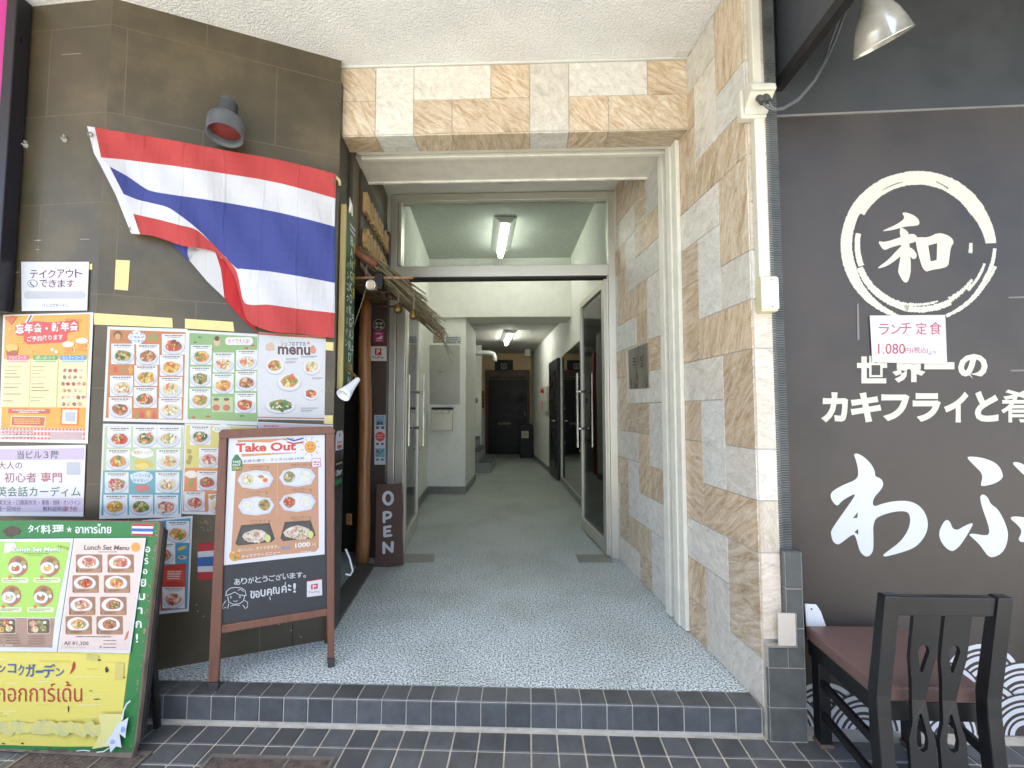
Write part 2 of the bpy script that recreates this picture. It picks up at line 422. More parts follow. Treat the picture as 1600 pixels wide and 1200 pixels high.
_tc = {}
def text_geo(s, bold):
    k = (s, bold)
    if k not in _tc:
        c = bpy.data.curves.new('t', 'FONT'); c.body = s; c.size = 1; c.offset = bold; c.resolution_u = 3
        o = bpy.data.objects.new('t', c)
        m = bpy.data.meshes.new_from_object(o)
        vv = [(v.co.x, v.co.y) for v in m.vertices]; ff = [tuple(p.vertices) for p in m.polygons]
        bpy.data.objects.remove(o); bpy.data.curves.remove(c); bpy.data.meshes.remove(m)
        x0 = min(v[0] for v in vv); x1 = max(v[0] for v in vv); y0 = min(v[1] for v in vv); y1 = max(v[1] for v in vv)
        _tc[k] = ([((x - x0) / max(1e-6, x1 - x0), (y1 - y) / max(1e-6, y1 - y0)) for x, y in vv], ff)
    return _tc[k]

class Sheet:
    """flat printed or painted thing: shapes laid on a plane in thin layers, one mesh"""
    def __init__(s, fn, n, step=0.00035): s.fn = fn; s.n = Vector(n); s.mb = MB(); s.bb = []; s.step = step
    @staticmethod
    def px(p, n, off=0.004, step=0.00035):
        p = Vector(p); n = Vector(n).normalized(); q = p + n * off
        return Sheet(lambda x, y: onp(x, y, q, n), n, step)
    def col(s, c, k=0.61): return [v * k for v in lin(c)]
    def lvl(s, pts):
        x0 = min(p[0] for p in pts); x1 = max(p[0] for p in pts); y0 = min(p[1] for p in pts); y1 = max(p[1] for p in pts)
        l = 0
        for (a, b, c, d, k) in s.bb:
            if a < x1 and c > x0 and b < y1 and d > y0 and k > l: l = k
        l += 1; s.bb.append((x0, y0, x1, y1, l)); return l
    def base(s, pts, c, thick=0.0008, edge=None):
        W = [s.fn(*p) for p in pts]
        back = [w - s.n * thick for w in W]; n = len(W); cc = s.col(c); ce = s.col(edge) if edge else cc
        tr = geometry.tessellate_polygon([W])
        s.mb.mesh(W, [tuple(t) for t in tr], cc)
        s.mb.mesh(back, [tuple(reversed(t)) for t in tr], ce)
        for i in range(n): s.mb.face([W[i], W[(i + 1) % n], back[(i + 1) % n], back[i]], ce)
        return s
    def poly(s, pts, c, holes=(), l=None):
        l = l or s.lvl(pts)
        loops = [[Vector((p[0], p[1], 0)) for p in pts]] + [[Vector((p[0], p[1], 0)) for p in h] for h in holes]
        tr = geometry.tessellate_polygon(loops)
        fl = [p for lp in loops for p in lp]
        s.mb.mesh([s.fn(p.x, p.y) + s.n * (l * s.step) for p in fl], [tuple(t) for t in tr], s.col(c)); return s
    def rect(s, x0, y0, x1, y1, c, rr=0, q=None):
        if rr:
            P = []
            for (cx, cy, a0) in ((x1 - rr, y0 + rr, -90), (x1 - rr, y1 - rr, 0), (x0 + rr, y1 - rr, 90), (x0 + rr, y0 + rr, 180)):
                for k in range(5): a = R(a0 + k * 22.5); P.append((cx + rr * math.cos(a), cy + rr * math.sin(a)))
        else: P = [(x0, y0), (x1, y0), (x1, y1), (x0, y1)]
        return s.poly(P, c)
    def ell(s, cx, cy, rx, ry, c, rot=0.0, n=20, jit=0.0):
        P = []
        for k in range(n):
            a = 2 * math.pi * k / n; j = 1 + (rng.uniform(-jit, jit) if jit else 0)
            x, y = rx * j * math.cos(a), ry * j * math.sin(a)
            P.append((cx + x * math.cos(rot) - y * math.sin(rot), cy + x * math.sin(rot) + y * math.cos(rot)))
        return s.poly(P, c)
    def stroke(s, pts, w, c, caps=True):
        P = [Vector((p[0], p[1])) for p in pts]
        ws = w if isinstance(w, (list, tuple)) else [w] * len(P)
        Lf = []; Rt = []
        for i, p in enumerate(P):
            t = P[min(i + 1, len(P) - 1)] - P[max(i - 1, 0)]
            t = t.normalized() if t.length > 1e-9 else Vector((1, 0)); nn = Vector((-t.y, t.x)) * (ws[i] / 2)
            Lf.append(p + nn); Rt.append(p - nn)
        l = s.lvl([tuple(q) for q in Lf + Rt])
        vv = [s.fn(q.x, q.y) + s.n * (l * s.step) for q in Lf + Rt]; n = len(P)
        s.mb.mesh(vv, [(i, i + 1, n + i + 1, n + i) for i in range(n - 1)], s.col(c))
        if caps:
            for p, ww in ((P[0], ws[0]), (P[-1], ws[-1])):
                l2 = l + 1
                s.poly([(p.x + ww / 2 * math.cos(k * math.pi / 5), p.y + ww / 2 * math.sin(k * math.pi / 5)) for k in range(10)], c, l=l2)
        return s
    def textq(s, t, q, c, bold=0.0, l=None):
        vv, ff = text_geo(t, bold)
        q = [Vector((p[0], p[1])) for p in q]
        def bl(u, v): return (q[0] * (1 - u) + q[1] * u) * (1 - v) + (q[3] * (1 - u) + q[2] * u) * v
        l = l or s.lvl([tuple(p) for p in q])
        pts = [bl(u, v) for u, v in vv]
        s.mb.mesh([s.fn(p.x, p.y) + s.n * (l * s.step) for p in pts], ff, s.col(c)); return s
    def text(s, t, x0, y0, x1, y1, c, bold=0.0, sl=0.0):
        """sl: how far the right end drops (picture units)"""
        return s.textq(t, [(x0, y0), (x1, y0 + sl), (x1, y1 + sl), (x0, y1)], c, bold)
    def dash(s, x0, y, x1, h, c, sl=0.0, gap=0.25):
        """a line of print too small to read"""
        x = x0
        while x < x1:
            w = rng.uniform(0.7, 2.2) * h; e = min(x1, x + w); d = (x - x0) / max(1e-6, x1 - x0) * sl
            s.poly([(x, y + d), (e, y + d), (e, y + h + d), (x, y + h + d)], c); x = e + h * rng.uniform(gap, gap * 2.5)
        return s
    def food(s, cx, cy, rx, ry, pal, n=16, rot=0.0, big=0.4):
        s.ell(cx, cy, rx * 0.95, ry * 0.95, pal[0], n=12, jit=0.12)
        for k in range(n):
            a = rng.uniform(0, 6.283); d = math.sqrt(rng.random()) * 0.74
            e = rng.uniform(0.14, big) * (1.0 if k < n * 0.6 else 0.55)
            s.ell(cx + rx * d * math.cos(a), cy + ry * d * math.sin(a), rx * e, rx * e * rng.uniform(0.35, 0.75), rng.choice(pal[1:]), rot=rng.uniform(0, 3.1), n=7, jit=0.2)
        return s
    def dish(s, x0, y0, x1, y1, pal, card=True, cap=True, plate=(226, 230, 236)):
        w, h = x1 - x0, y1 - y0
        if card: s.rect(x0, y0, x1, y1, (242, 243, 242))
        top = 0.26 if cap else 0.04
        if cap:
            s.dash(x0 + w * 0.12, y0 + h * 0.05, x1 - w * 0.1, h * 0.06, (120, 112, 110)); s.dash(x0 + w * 0.25, y0 + h * 0.15, x1 - w * 0.2, h * 0.04, (170, 160, 158))
        cx = (x0 + x1) / 2 + rng.uniform(-.03, .03) * w; cy = y0 + h * (top + 1) / 2; ry = h * (1 - top) * 0.49; rx = w * 0.485
        s.ell(cx, cy + ry * 0.08, rx, ry, (186, 196, 212)); s.ell(cx, cy, rx * 0.95, ry * 0.93, plate); s.ell(cx, cy, rx * 0.74, ry * 0.7, (206, 212, 220), n=16)
        s.food(cx, cy - ry * 0.12, rx * 0.78, ry * 0.8, pal, n=22); return s
    def build(s, name, mat, parent=None, **k): return s.mb.build(name, mat, parent, recalc=False, **k)

PAL = [
    [(214, 160, 84), (240, 196, 110), (226, 120, 52), (120, 160, 60), (245, 226, 160), (196, 78, 40)],
    [(198, 92, 50), (226, 130, 60), (160, 60, 36), (90, 140, 60), (240, 200, 140), (222, 60, 40)],
    [(150, 150, 80), (92, 140, 60), (210, 190, 130), (226, 120, 70), (240, 236, 210), (60, 104, 48)],
    [(232, 214, 170), (245, 232, 200), (222, 180, 110), (150, 180, 90), (230, 130, 80), (250, 246, 230)],
    [(176, 110, 66), (132, 76, 44), (210, 150, 90), (96, 130, 60), (230, 196, 150), (222, 90, 50)],
    [(232, 170, 70), (246, 200, 96), (250, 224, 150), (206, 120, 40), (110, 150, 60), (240, 150, 60)],
    [(222, 150, 120), (236, 190, 160), (206, 90, 60), (140, 160, 90), (246, 226, 200), (186, 60, 90)],
]
def pal(): return rng.choice(PAL)

# ================================================================== SETTING
# --- pavement tiles, laid as one sheet of tiles over pale grout
def slab(mb, o, a, b, n, gap=0.003, ch=0.0025, h=0.004, col=(0.06, 0.066, 0.075), mi=0):
    """one chamfered tile on plane o + a,b with normal n"""
    ua, ub = a.normalized(), b.normalized()
    o2 = o + ua * gap + ub * gap; a2 = a - ua * 2 * gap; b2 = b - ub * 2 * gap
    lo = [o2, o2 + a2, o2 + a2 + b2, o2 + b2]
    t = [o2 + ua * ch + ub * ch, o2 + a2 - ua * ch + ub * ch, o2 + a2 + b2 - ua * ch - ub * ch, o2 + b2 + ua * ch - ub * ch]
    t = [p + n * h for p in t]
    mb.face(t, col, mi=mi)
    for i in range(4): mb.face([lo[i], lo[(i + 1) % 4], t[(i + 1) % 4], t[i]], col, mi=mi)
def slate():
    k = rng.uniform(0.75, 1.2); return (0.080 * k, 0.087 * k, 0.090 * k)
TX0, TP = 0.012, 0.1004
mb = MB()
mb.face([(-40, -3.2, ZP - 0.004), (40, -3.2, ZP - 0.004), (40, 2.6, ZP - 0.004), (-40, 2.6, ZP - 0.004)], (0.2, 0.2, 0.2), mi=1)
for i in range(-33, 33):
    for j in range(14):
        x = TX0 + TP * i; y = 1.842 - TP * (j + 1)
        slab(mb, V(x, y, ZP - 0.0035), V(TP, 0, 0), V(0, TP, 0), Z, col=slate(), h=0.0035)
mb.build('pavement', [SLATE, GROUT], kind='structure', recalc=False)
mb = MB(); mb.face([(-150, -150, -0.24), (150, -150, -0.24), (150, 60, -0.24), (-150, 60, -0.24)]); mb.build('ground', M('asphalt', (182, 182, 176), 0.9, var=0.15, vscale=3, bump=0.3, bscale=90), kind='structure', recalc=False)
mb = MB(); mb.box(-40, 40, -3.35, -3.2, -0.24, ZP); mb.build('kerb', M('kerb_concrete', (160, 158, 150), 0.8), kind='structure', bevel=0.01)
# --- raised step with tiled nosing
mb = MB()
mb.box(-2.7, 0.918, 1.8585, 2.0, ZP - 0.01, -0.0035, (0.2, 0.2, 0.2), mi=1)
for i in range(-27, 9):
    x = TX0 + TP * i
    slab(mb, V(x, 1.8585, ZP + 0.007), V(TP, 0, 0), V(0, 0, 0.096), V(0, -1, 0), gap=0.0019, col=[v * 1.05 for v in slate()])
    slab(mb, V(x, 1.856, -0.0035), V(TP, 0, 0), V(0, 0.094, 0), Z, gap=0.0019, col=[v * 1.0 for v in slate()])
mb.build('step', [SLATE, GROUT], kind='structure', recalc=False)
# --- speckled entrance floor running into the corridor
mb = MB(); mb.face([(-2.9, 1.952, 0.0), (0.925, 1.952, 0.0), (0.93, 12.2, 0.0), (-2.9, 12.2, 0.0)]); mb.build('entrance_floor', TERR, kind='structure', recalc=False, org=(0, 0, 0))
# --- canopy
mb = MB(); mb.box(-6, 1.05, 0.55, 2.55, ZC, ZC + 0.35)
mb.build('canopy', STUCCO, label='white rough stucco canopy ceiling above the entrance', cat='canopy', org=(0, 0, ZC))
mb = MB(); mb.box(-1.05, 0.867, 2.343, 2.3548, ZC - 0.012, ZC - 0.0005); mb.box(0.80, 0.8665, 2.3, 2.342, ZC - 0.005, ZC - 0.0005)
mb.build('ceiling_trim', GREYPAINT, label='thin grey trim strip where stucco ceiling meets the tiled lintel', cat='trim')

m = MB(); m.box(-8, 6, 0.60, 13.0, ZC + 0.37, ZC + 0.7); m.build('light_seal_roof', M('upper_render', (190, 188, 180), 0.8), label='unseen roof slab added to keep sun and sky out of the corridor', cat='building')  # unseen roof added so sun and sky do not leak indoors
m = MB(); m.box(-8, -3.7, 2.7, 13.0, ZP, ZC + 0.36); m.box(1.6, 6, 2.3, 13.0, ZP, ZC + 0.36); m.build('building_mass', M('upper_render', (190, 188, 180), 0.8), label='plain building body either side of the corridor', cat='building')
m = MB(); m.box(-3.7, 1.6, 12.3, 13.0, ZP, ZC + 0.36); m.build('rear_building', M('upper_render', (190, 188, 180), 0.8), label='plain building body beyond the far end of the corridor', cat='building')

# --- stone tiled wall on the right
MOD = 0.2055
def stone_col(tan):
    k = rng.uniform(0.88, 1.06); w = rng.uniform(-0.03, 0.03)
    return (k * (1 + w), k, k * (1 - w), float(tan))
def stone_tile(mb, P, u0, u1, v0, v1, tan, g=0.0016, h=0.004, ang=None):
    """P(u,v,o) -> world"""
    if u1 - u0 < 0.012 or v1 - v0 < 0.012: return
    ch = 0.0015; u0 += g; u1 -= g; v0 += g; v1 -= g
    c = stone_col(tan); a = ang if ang is not None else (rng.uniform(-1.0, 1.0) + (0.7 if tan else 0)); ox, oy = rng.uniform(0, 50), rng.uniform(0, 50)
    def uv(u, v): return (ox + u * math.cos(a) - v * math.sin(a), oy + u * math.sin(a) + v * math.cos(a))
    lo = [(u0, v0), (u1, v0), (u1, v1), (u0, v1)]; t = [(u0 + ch, v0 + ch), (u1 - ch, v0 + ch), (u1 - ch, v1 - ch), (u0 + ch, v1 - ch)]
    mb.face([P(p[0], p[1], h) for p in t], c, [uv(*p) for p in t])
    for i in range(4):
        j = (i + 1) % 4
        mb.face([P(*lo[i], 0.0), P(*lo[j], 0.0), P(*t[j], h), P(*t[i], h)], c, [uv(*lo[i]), uv(*lo[j]), uv(*t[j]), uv(*t[i])])
def sz(c): return 0.0 if c <= 0 else (0.018 + MOD * c if c < 3.6 else 0.69 + MOD * (c - 4))
def zz(r): return max(0.0, min(ZC - 0.001, 0.205 * r - 0.02))
wall = MB()
wall.para(RW(0.0, -0.11, -0.0001), RW(1.80, -0.11) - RW(0, -0.11), -RWN * 0.13, Z * (ZC + 0.11), (0.3, 0.3, 0.3), mi=1)
CELL = [  # du, dv (rows counted downward), width, height, tan?
    (0, 0, 1, 2, 1), (1, 0, 2, 1, 0), (3, -1, 1, 2, 0), (1, 1, 1, 2, 0), (2, 1, 2, 1, 1), (3, 2, 2, 1, 0), (2, 2, 1, 2, 1), (0, 3, 2, 1, 1)]
for pc in (-4, 0, 4, 8):
    for pr in (15, 11, 7, 3, -1):     # row index of the bottom of the period's top row... period top = pr rows above floor
        for (cu, rv, w, h, tan) in CELL:
            c0, c1 = pc + cu, pc + cu + w; top = pr - rv; bot = top - h
            u0, u1 = sz(c0), min(1.79, sz(c1))
            v0, v1 = zz(bot), zz(top)
            if c1 <= 0 or u0 >= 1.78 or v1 <= v0: continue
            if c0 < 4 < c1: u1 = 0.69
            stone_tile(wall, lambda u, v, o: RW(u, v, o), u0, u1, v0, v1, tan)
# missing sliver between column 3 and the shifted grid, hidden by the shutter guide
# front return of the wall (faces the street)
FRX0, FRX1 = 0.9265, 1.004
rows = [(15, 13, 1), (13, 12, 0), (12, 11, 1), (11, 10, 1), (10, 9, 1), (9, 8, 0), (8, 7, 1), (7, 5, 1), (5, 4, 0), (4, 3, 1), (3, 1.37, 1)]
wall.box(0.9268, 1.004, 1.8558, 1.99, 0.255, ZC, (0.3, 0.3, 0.3), mi=1)
for (a, b_, t) in rows: stone_tile(wall, lambda u, v, o: V(u, 1.8557 - o, v), FRX0, FRX1, zz(b_), zz(a), t * 0.45)
wall.build('tiled_wall', [STONE, GROUT], label='entrance side wall clad in mixed beige and grey stone tiles', cat='wall', recalc=False, org=(0.9, 1.9, 0))

# --- lintel
LX0, LM, LZ0, LZ1, LY = -1.046, 0.2124, 2.671, ZC, 2.355
lb = MB()
lb.box(LX0, 0.872, LY, 2.512, LZ0, LZ1 + 0.05, (0.3, 0.3, 0.3), mi=1)
hm = (LZ1 - 0.012 - LZ0) / 2
LT = [(0, 1, 1, 1, 1), (0, 0, 1, 1, 1), (1, 0, 1, 2, 0), (2, 1, 2, 1, 0), (4, 1, 1, 1, 1), (2, 0, 1, 1, 1), (3, 0, 2, 1, 1), (5, 0, 1, 2, 0), (6, 1, 2, 1, 0), (8, 1, 1, 1, 1), (6, 0, 1, 1, 1), (7, 0, 2, 1, 1)]
for (c, r, w, h, t) in LT: stone_tile(lb, lambda u, v, o: V(u, LY - o, v), LX0 + c * LM, LX0 + (c + w) * LM, LZ0 + r * hm, LZ0 + (r + h) * hm, t, ang=rng.uniform(0.4, 1.1))
for (c, w, t) in ((0, 1, 1), (1, 1, 0), (2, 1, 1), (3, 2, 1), (5, 1, 0), (6, 1, 1), (7, 2, 1)):
    stone_tile(lb, lambda u, v, o: V(u, v, LZ0 - o), LX0 + c * LM, LX0 + (c + w) * LM, LY, 2.51, t)
lb.build('tiled_lintel', [STONE, GROUT], label='lintel of beige and white stone tiles spanning the entrance', cat='lintel', recalc=False)

# --- dark panelled walls on the left (angled face and street face)
def uvwall(W, s0, s1, z0, z1, holes=None, depth=0.12):
    m = MB()
    P = lambda s, z, o=0: W(s, z, o)
    m.face([P(s0, z0), P(s1, z0), P(s1, z1), P(s0, z1)], None, [(s0, z0), (s1, z0), (s1, z1), (s0, z1)])
    b = [(s0, z0), (s1, z0), (s1, z1), (s0, z1)]
    for i in range(4):
        p, q = b[i], b[(i + 1) % 4]
        m.face([P(*p), P(*q), P(*q, -depth), P(*p, -depth)], None, [p, q, q, p])
    m.face([P(s1, z0, -depth), P(s0, z0, -depth), P(s0, z1, -depth), P(s1, z1, -depth)], None, [(s1, z0), (s0, z0), (s0, z1), (s1, z1)])
    return m
DL = (DGL - DG0).length
uvwall(DG, 0, DL, -0.01, ZC).build('panel_wall', DARKWALL, label='dark brown panelled wall set at an angle behind the flag and menus', cat='wall', recalc=False)
uvwall(LF, 0.0, 1.4, ZP, ZC).build('panel_wall', DARKWALL, label='dark brown panelled street wall at far left behind the orange poster', cat='wall', recalc=False)
m = uvwall(LW, 0.0, 0.19, 0.0, 2.95)
o = m.build('entrance_jamb', M('jamb_dark', (44, 42, 36), 0.42, var=0.25, vscale=8, bump=0.1), label='narrow dark jamb beside the Thai restaurant doorway', cat='wall', recalc=False)
m = uvwall(LW, 0.192, 1.32, 2.03, 2.95)
m.build('doorway_header', M('olive_brown_paint', (92, 80, 56), 0.55, var=0.2, vscale=3, bump=0.1), label='olive brown wall above the side doorway carrying wooden letters', cat='wall', recalc=False)
# dark side room behind the doorway
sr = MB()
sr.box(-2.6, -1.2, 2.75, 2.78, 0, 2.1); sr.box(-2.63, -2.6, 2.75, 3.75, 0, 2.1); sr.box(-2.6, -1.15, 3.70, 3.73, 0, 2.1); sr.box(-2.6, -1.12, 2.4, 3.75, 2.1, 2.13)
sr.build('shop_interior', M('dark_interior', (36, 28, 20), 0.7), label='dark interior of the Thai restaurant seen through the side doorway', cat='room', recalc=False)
ob = MB(); ob.box(-1.30, -1.20, 2.69, 2.72, 0.55, 2.02)
ob.build('ochre_panel', M('ochre_wall', (132, 98, 44), 0.6, var=0.12), label='ochre wall panel just inside the side doorway', cat='panel')
m = MB(); m.box(-1.36, -1.1285, 3.555, 3.66, 0, 2.62)
m.build('brown_wall_panel', M('dark_brown_panel', (66, 54, 48), 0.5, var=0.12), label='dark brown panel between log post and glass entrance carrying payment stickers', cat='panel', bevel=0.003)

# --- recess soffit, shutter box and ceiling
m = MB()
m.box(-1.10, 0.85, 2.62, 2.93, 2.705, 2.96)
root = thing('shutter_box', 'cream painted steel shutter box running across behind the lintel', 'shutter box', (-0.1, 2.7, 2.7))
m.build('housing', STEELW, root, bevel=0.004)
for ya, yb in ((2.513, 2.545), (2.585, 2.619)): m = MB(); m.box(-1.0, 0.84, ya, yb, 2.672, 2.76); m.build('rail', STEELW, root, bevel=0.003)
m = MB(); m.box(-1.0, 0.84, 2.546, 2.584, 2.735, 2.76); m.build('slot', BLACKM, root)
m = MB(); m.box(-1.10, 0.83, 2.915, 2.935, 2.694, 2.7045); m.build('edge_trim', M('bright_edge_trim', (240, 238, 226), 0.3), root, bevel=0.002)
m = MB(); m.box(-1.4, 0.95, 2.5, 3.68, 2.965, 3.06); m.build('porch_ceiling', GREYPAINT, label='grey painted porch ceiling between shutter box and glass doors', cat='ceiling')
m = MB(); m.lathe((-0.13, 3.12, 2.964), (0, 0, -1), [(0.30, 0), (0.30, 0.012), (0.26, 0.05), (0.18, 0.072), (0.0, 0.078)], 40)
m.build('ceiling_lamp', M('frosted_cover', (178, 180, 186), 0.35), label='round unlit ceiling lamp on the porch ceiling', cat='ceiling lamp', recalc=False)
# --- shutter guide rails
root = thing('shutter_guide', 'cream vertical shutter guide rail fixed on the stone tiled wall', 'guide rail', RW(0.7, 0))
for sa, sb, oo in ((0.60, 0.655, 0.028), (0.66, 0.72, 0.036), (0.765, 0.83, 0.036)): m = MB(); m.wbox(RW, sa, sb, 0.004, 2.69, 0.005, oo); m.build('rail', STEELW, root, bevel=0.003)
m = MB(); m.wbox(RW, 0.7205, 0.7645, 0.006, 2.69, 0.005, 0.014); m.build('groove', M('dark_groove', (92, 88, 76), 0.7), root)  # groove floor is a darker tone than the rails
root = thing('shutter_guide', 'narrow shutter guide rail on the dark jamb left of the entrance', 'guide rail', LW(0.2, 0))
m = MB(); m.wbox(LW, 0.195, 0.215, 2.03, 2.69, 0.002, 0.02); m.build('rail', M('dark_rail', (60, 56, 46), 0.4), root, bevel=0.002)

# ================================================================== GLASS ENTRANCE
DY = 3.6
root = thing('door_frame', 'stainless steel frame with wired glass transom around the double doors', 'door frame', (-0.2, DY, 0))
m = MB(); m.box(-1.128, -1.075, DY, DY + 0.11, 0, 2.95); m.box(-1.070, -1.0, DY + 0.012, DY + 0.11, 0, 2.25); m.box(-1.07, -1.045, DY + 0.012, DY + 0.11, 2.36, 2.95); m.build('jamb', STAIN, root, bevel=0.003)
m = MB(); m.box(0.660, 0.722, DY, DY + 0.11, 0, 2.95); m.box(0.648, 0.6595, DY + 0.02, DY + 0.09, 0, 2.25); m.build('jamb', STAIN, root, bevel=0.003)
m = MB(); m.box(-1.0745, 0.6595, DY - 0.004, DY + 0.115, 2.252, 2.342); m.build('transom_bar', STAIN, root, bevel=0.003)
m = MB(); m.box(-1.0745, 0.6595, DY + 0.003, DY + 0.10, 2.895, 2.955); m.build('head', STAIN, root, bevel=0.003)
m = MB(); m.box(-1.044, 0.659, DY + 0.05, DY + 0.058, 2.343, 2.894); m.build('transom_pane', WIREGLASS, root)
m = MB(); m.box(-1.0, 0.647, DY + 0.02, DY + 0.09, 2.236, 2.2515); m.build('door_stop', BLACKM, root)
def glass_door(label, o, i, inner_sign):
    """leaf from hinge point o to free edge i"""
    o, i = Vector(o), Vector(i); d = (i - o); w = d.length; d.normalize(); n = V(-d.y, d.x, 0)
    root = thing('glass_door', label, 'glass door', o)
    t = 0.04; zb, zt = 0.012, 2.232
    def bx(a, b, z0, z1, th=t): return MB().para(o + d * a - n * th / 2 + Z * z0, d * (b - a), n * th, Z * (z1 - z0))
    bx(0, 0.085, zb, zt, 0.05).build('hinge_stile', STAIN, root, bevel=0.004)
    bx(w - 0.05, w, zb, zt).build('lock_stile', STAIN, root, bevel=0.003)
    bx(0.0855, w - 0.0505, zb, zb + 0.11).build('bottom_rail', STAIN, root, bevel=0.003)
    bx(0.0855, w - 0.0505, zt - 0.06, zt).build('top_rail', STAIN, root, bevel=0.003)
    bx(0.086, w - 0.051, zb + 0.11, zt - 0.06, 0.008).build('pane', GLASS, root)
    for s in (-1, 1):
        m = MB(); c = o + d * (w - 0.10) + n * s * 0.075
        m.para(c - d * 0.022 - n * 0.006 + Z * 0.80, d * 0.044, n * 0.012, Z * 0.72)
        for zq in (0.98, 1.34): m.tube([o + d * (w - 0.10) + n * s * 0.004 + Z * zq, c + Z * zq], 0.011, 10)
        m.build('handle', CHROME, root)
    m = MB(); m.tube([o + d * (w - 0.025) - n * 0.035 + Z * 0.76, o + d * (w - 0.025) + n * 0.035 + Z * 0.76], 0.012, 10); m.build('lock', CHROME, root)
    return root
glass_door('right hand glass door folded open against the stone tiled wall', (0.650, DY + 0.03, 0), (0.545, 4.48, 0), -1)
glass_door('left hand glass door folded open behind the OPEN board', (-1.02, DY + 0.06, 0), (-1.14, 4.62, 0), 1)
for (pp, lab) in ((((632, 866), (679, 866), (678, 878), (630, 880)), 'floor hinge plate by the OPEN board'), (((899, 867), (951, 867), (959, 879), (905, 879)), 'floor hinge plate at the foot of the right glass door')):
    q = [onz(a, b, 0.001) for a, b in pp]; m = MB(); m.prism(q, Z * 0.0035); m.build('hinge_plate', M('dull_plate', (140, 140, 130), 0.5, metal=0.15), label=lab, cat='hinge plate', group='floor hinge plates')

# ================================================================== CORRIDOR
VC = 3.30                                  # vestibule ceiling
def wallbox(name, a, b, z0, z1, t, mat, label, cat='wall'):
    a, b = Vector((*a, 0)), Vector((*b, 0)); d = (b - a); n = V(-d.y, d.x, 0).normalized() * t
    m = MB(); m.para(a + Z * z0, d, n, Z * (z1 - z0)); return m.build(name, mat, label=label, cat=cat)
# left vestibule wall, block, stair bay
wallbox('corridor_wall', (-1.145, 3.665), (-1.395, 6.27), 0, VC, 0.1, WHITEWALL, 'white vestibule side wall behind the left glass door')
root = thing('wall_block', 'white wall block carrying the mailbox and steel nameplate panel', 'wall', (-1.1, 6.3, 0))
m = MB(); m.box(-1.40, -0.865, 6.262, 7.45, 0, 2.46); m.build('block', WHITEWALL, root, bevel=0.006)
m = MB(); m.box(-1.395, -0.853, 6.25, 6.2615, 0, 0.10); m.box(-0.8645, -0.853, 6.2615, 7.45, 0, 0.10); m.build('baseboard', GREYTRIM, root, bevel=0.002)
m = MB(); a = V(-1.14, 3.67, 0); b = V(-1.383, 6.25, 0); m.para(a, b - a, V(0.012, 0, 0), Z * 0.1); m.build('baseboard', GREYTRIM, label='grey baseboard along the white vestibule side wall', cat='baseboard')
m = MB(); m.box(-1.40, 0.66, 6.2, 6.67, 2.46, VC); m.build('ceiling_beam', WHITEWALL, label='white dropped beam across the corridor behind the glass doors', cat='beam', bevel=0.004)
m = MB(); m.box(-1.5, 0.9, 3.7, 6.2, VC, VC + 0.1); m.build('vestibule_ceiling', M('vestibule_paint', (188, 192, 184), 0.7, var=0.04), label='pale ceiling over the vestibule with one lit tube', cat='ceiling')
m = MB(); m.box(-3.6, 0.7, 6.67, 11.6, 2.60, 2.7); m.build('corridor_ceiling', M('corridor_ceiling_paint', (190, 191, 184), 0.7, var=0.05), label='lower grey ceiling over the rear corridor', cat='ceiling')
# right side: mirror wall, black door, rear wall
MRA, MRB = V(0.748, 3.72, 0), V(0.552, 7.28, 0)
md = (MRB - MRA).normalized(); mn = V(-md.y, md.x, 0)
if mn.x > 0: mn = -mn
def MW(s, z, o=0.0): return MRA + md * s + mn * o + Z * z
ML = (MRB - MRA).length
m = MB()
m.wbox(MW, 0, ML, 2.02, VC, -0.12, 0); m.wbox(MW, 0, ML, 0, 0.09, -0.12, 0); m.wbox(MW, ML - 0.06, ML, 0.0901, 2.0199, -0.12, 0); m.wbox(MW, 0, 0.3, 0.0901, 2.0199, -0.12, 0)
m.build('corridor_wall', WHITEWALL, label='white right hand wall above and around the large mirror', cat='wall')
m = MB(); m.wbox(MW, 0.3005, ML - 0.0605, 0.0905, 2.0195, -0.02, -0.004)
m.build('wall_mirror', M('mirror_silver', (196, 200, 190), 0.015, metal=1.0, var=0.0, rvar=0.0), label='large mirror covering the right hand corridor wall', cat='mirror')
m = MB(); m.wbox(MW, 0.0, ML, 0, 0.085, 0.0005, 0.012); m.build('baseboard', GREYTRIM, label='grey baseboard under the large mirror', cat='baseboard')
a2, b2 = V(0.552, 7.285, 0), V(0.10, 11.42, 0)
wallbox('corridor_wall', (b2.x, b2.y), (a2.x, a2.y), 0, VC, 0.1, WHITEWALL, 'white rear corridor wall with the fire alarm')
def dirw(a, b):
    d = (b - a).normalized(); n = V(-d.y, d.x, 0)
    if n.x > 0: n = -n
    return lambda s, z, o=0.0: a + d * s + n * o + Z * z
RR = dirw(a2, b2)
m = MB(); m.wbox(RR, 1.15, 4.1, 0, 0.08, 0.0005, 0.012); m.build('baseboard', GREYTRIM, label='grey baseboard along the rear corridor wall', cat='baseboard')
root = thing('black_door', 'narrow black panelled door on the right corridor wall beside the mirror', 'door', RR(0.1, 0))
m = MB(); m.wbox(RR, 0.10, 0.98, 0.02, 2.02, 0.001, 0.05); m.build('leaf', BLACKP, root, bevel=0.004)
m = MB()
for z0, z1 in ((0.2, 0.85), (1.05, 1.85)): m.wbox(RR, 0.25, 0.83, z0, z1, 0.0505, 0.06)
m.build('moulding', M('black_gloss', (34, 34, 36), 0.3), root, bevel=0.004)
m = MB(); m.tube([RR(0.2, 0.98, 0.05), RR(0.2, 0.98, 0.10), RR(0.34, 0.98, 0.10)], 0.012, 8); m.build('handle', CHROME, root)
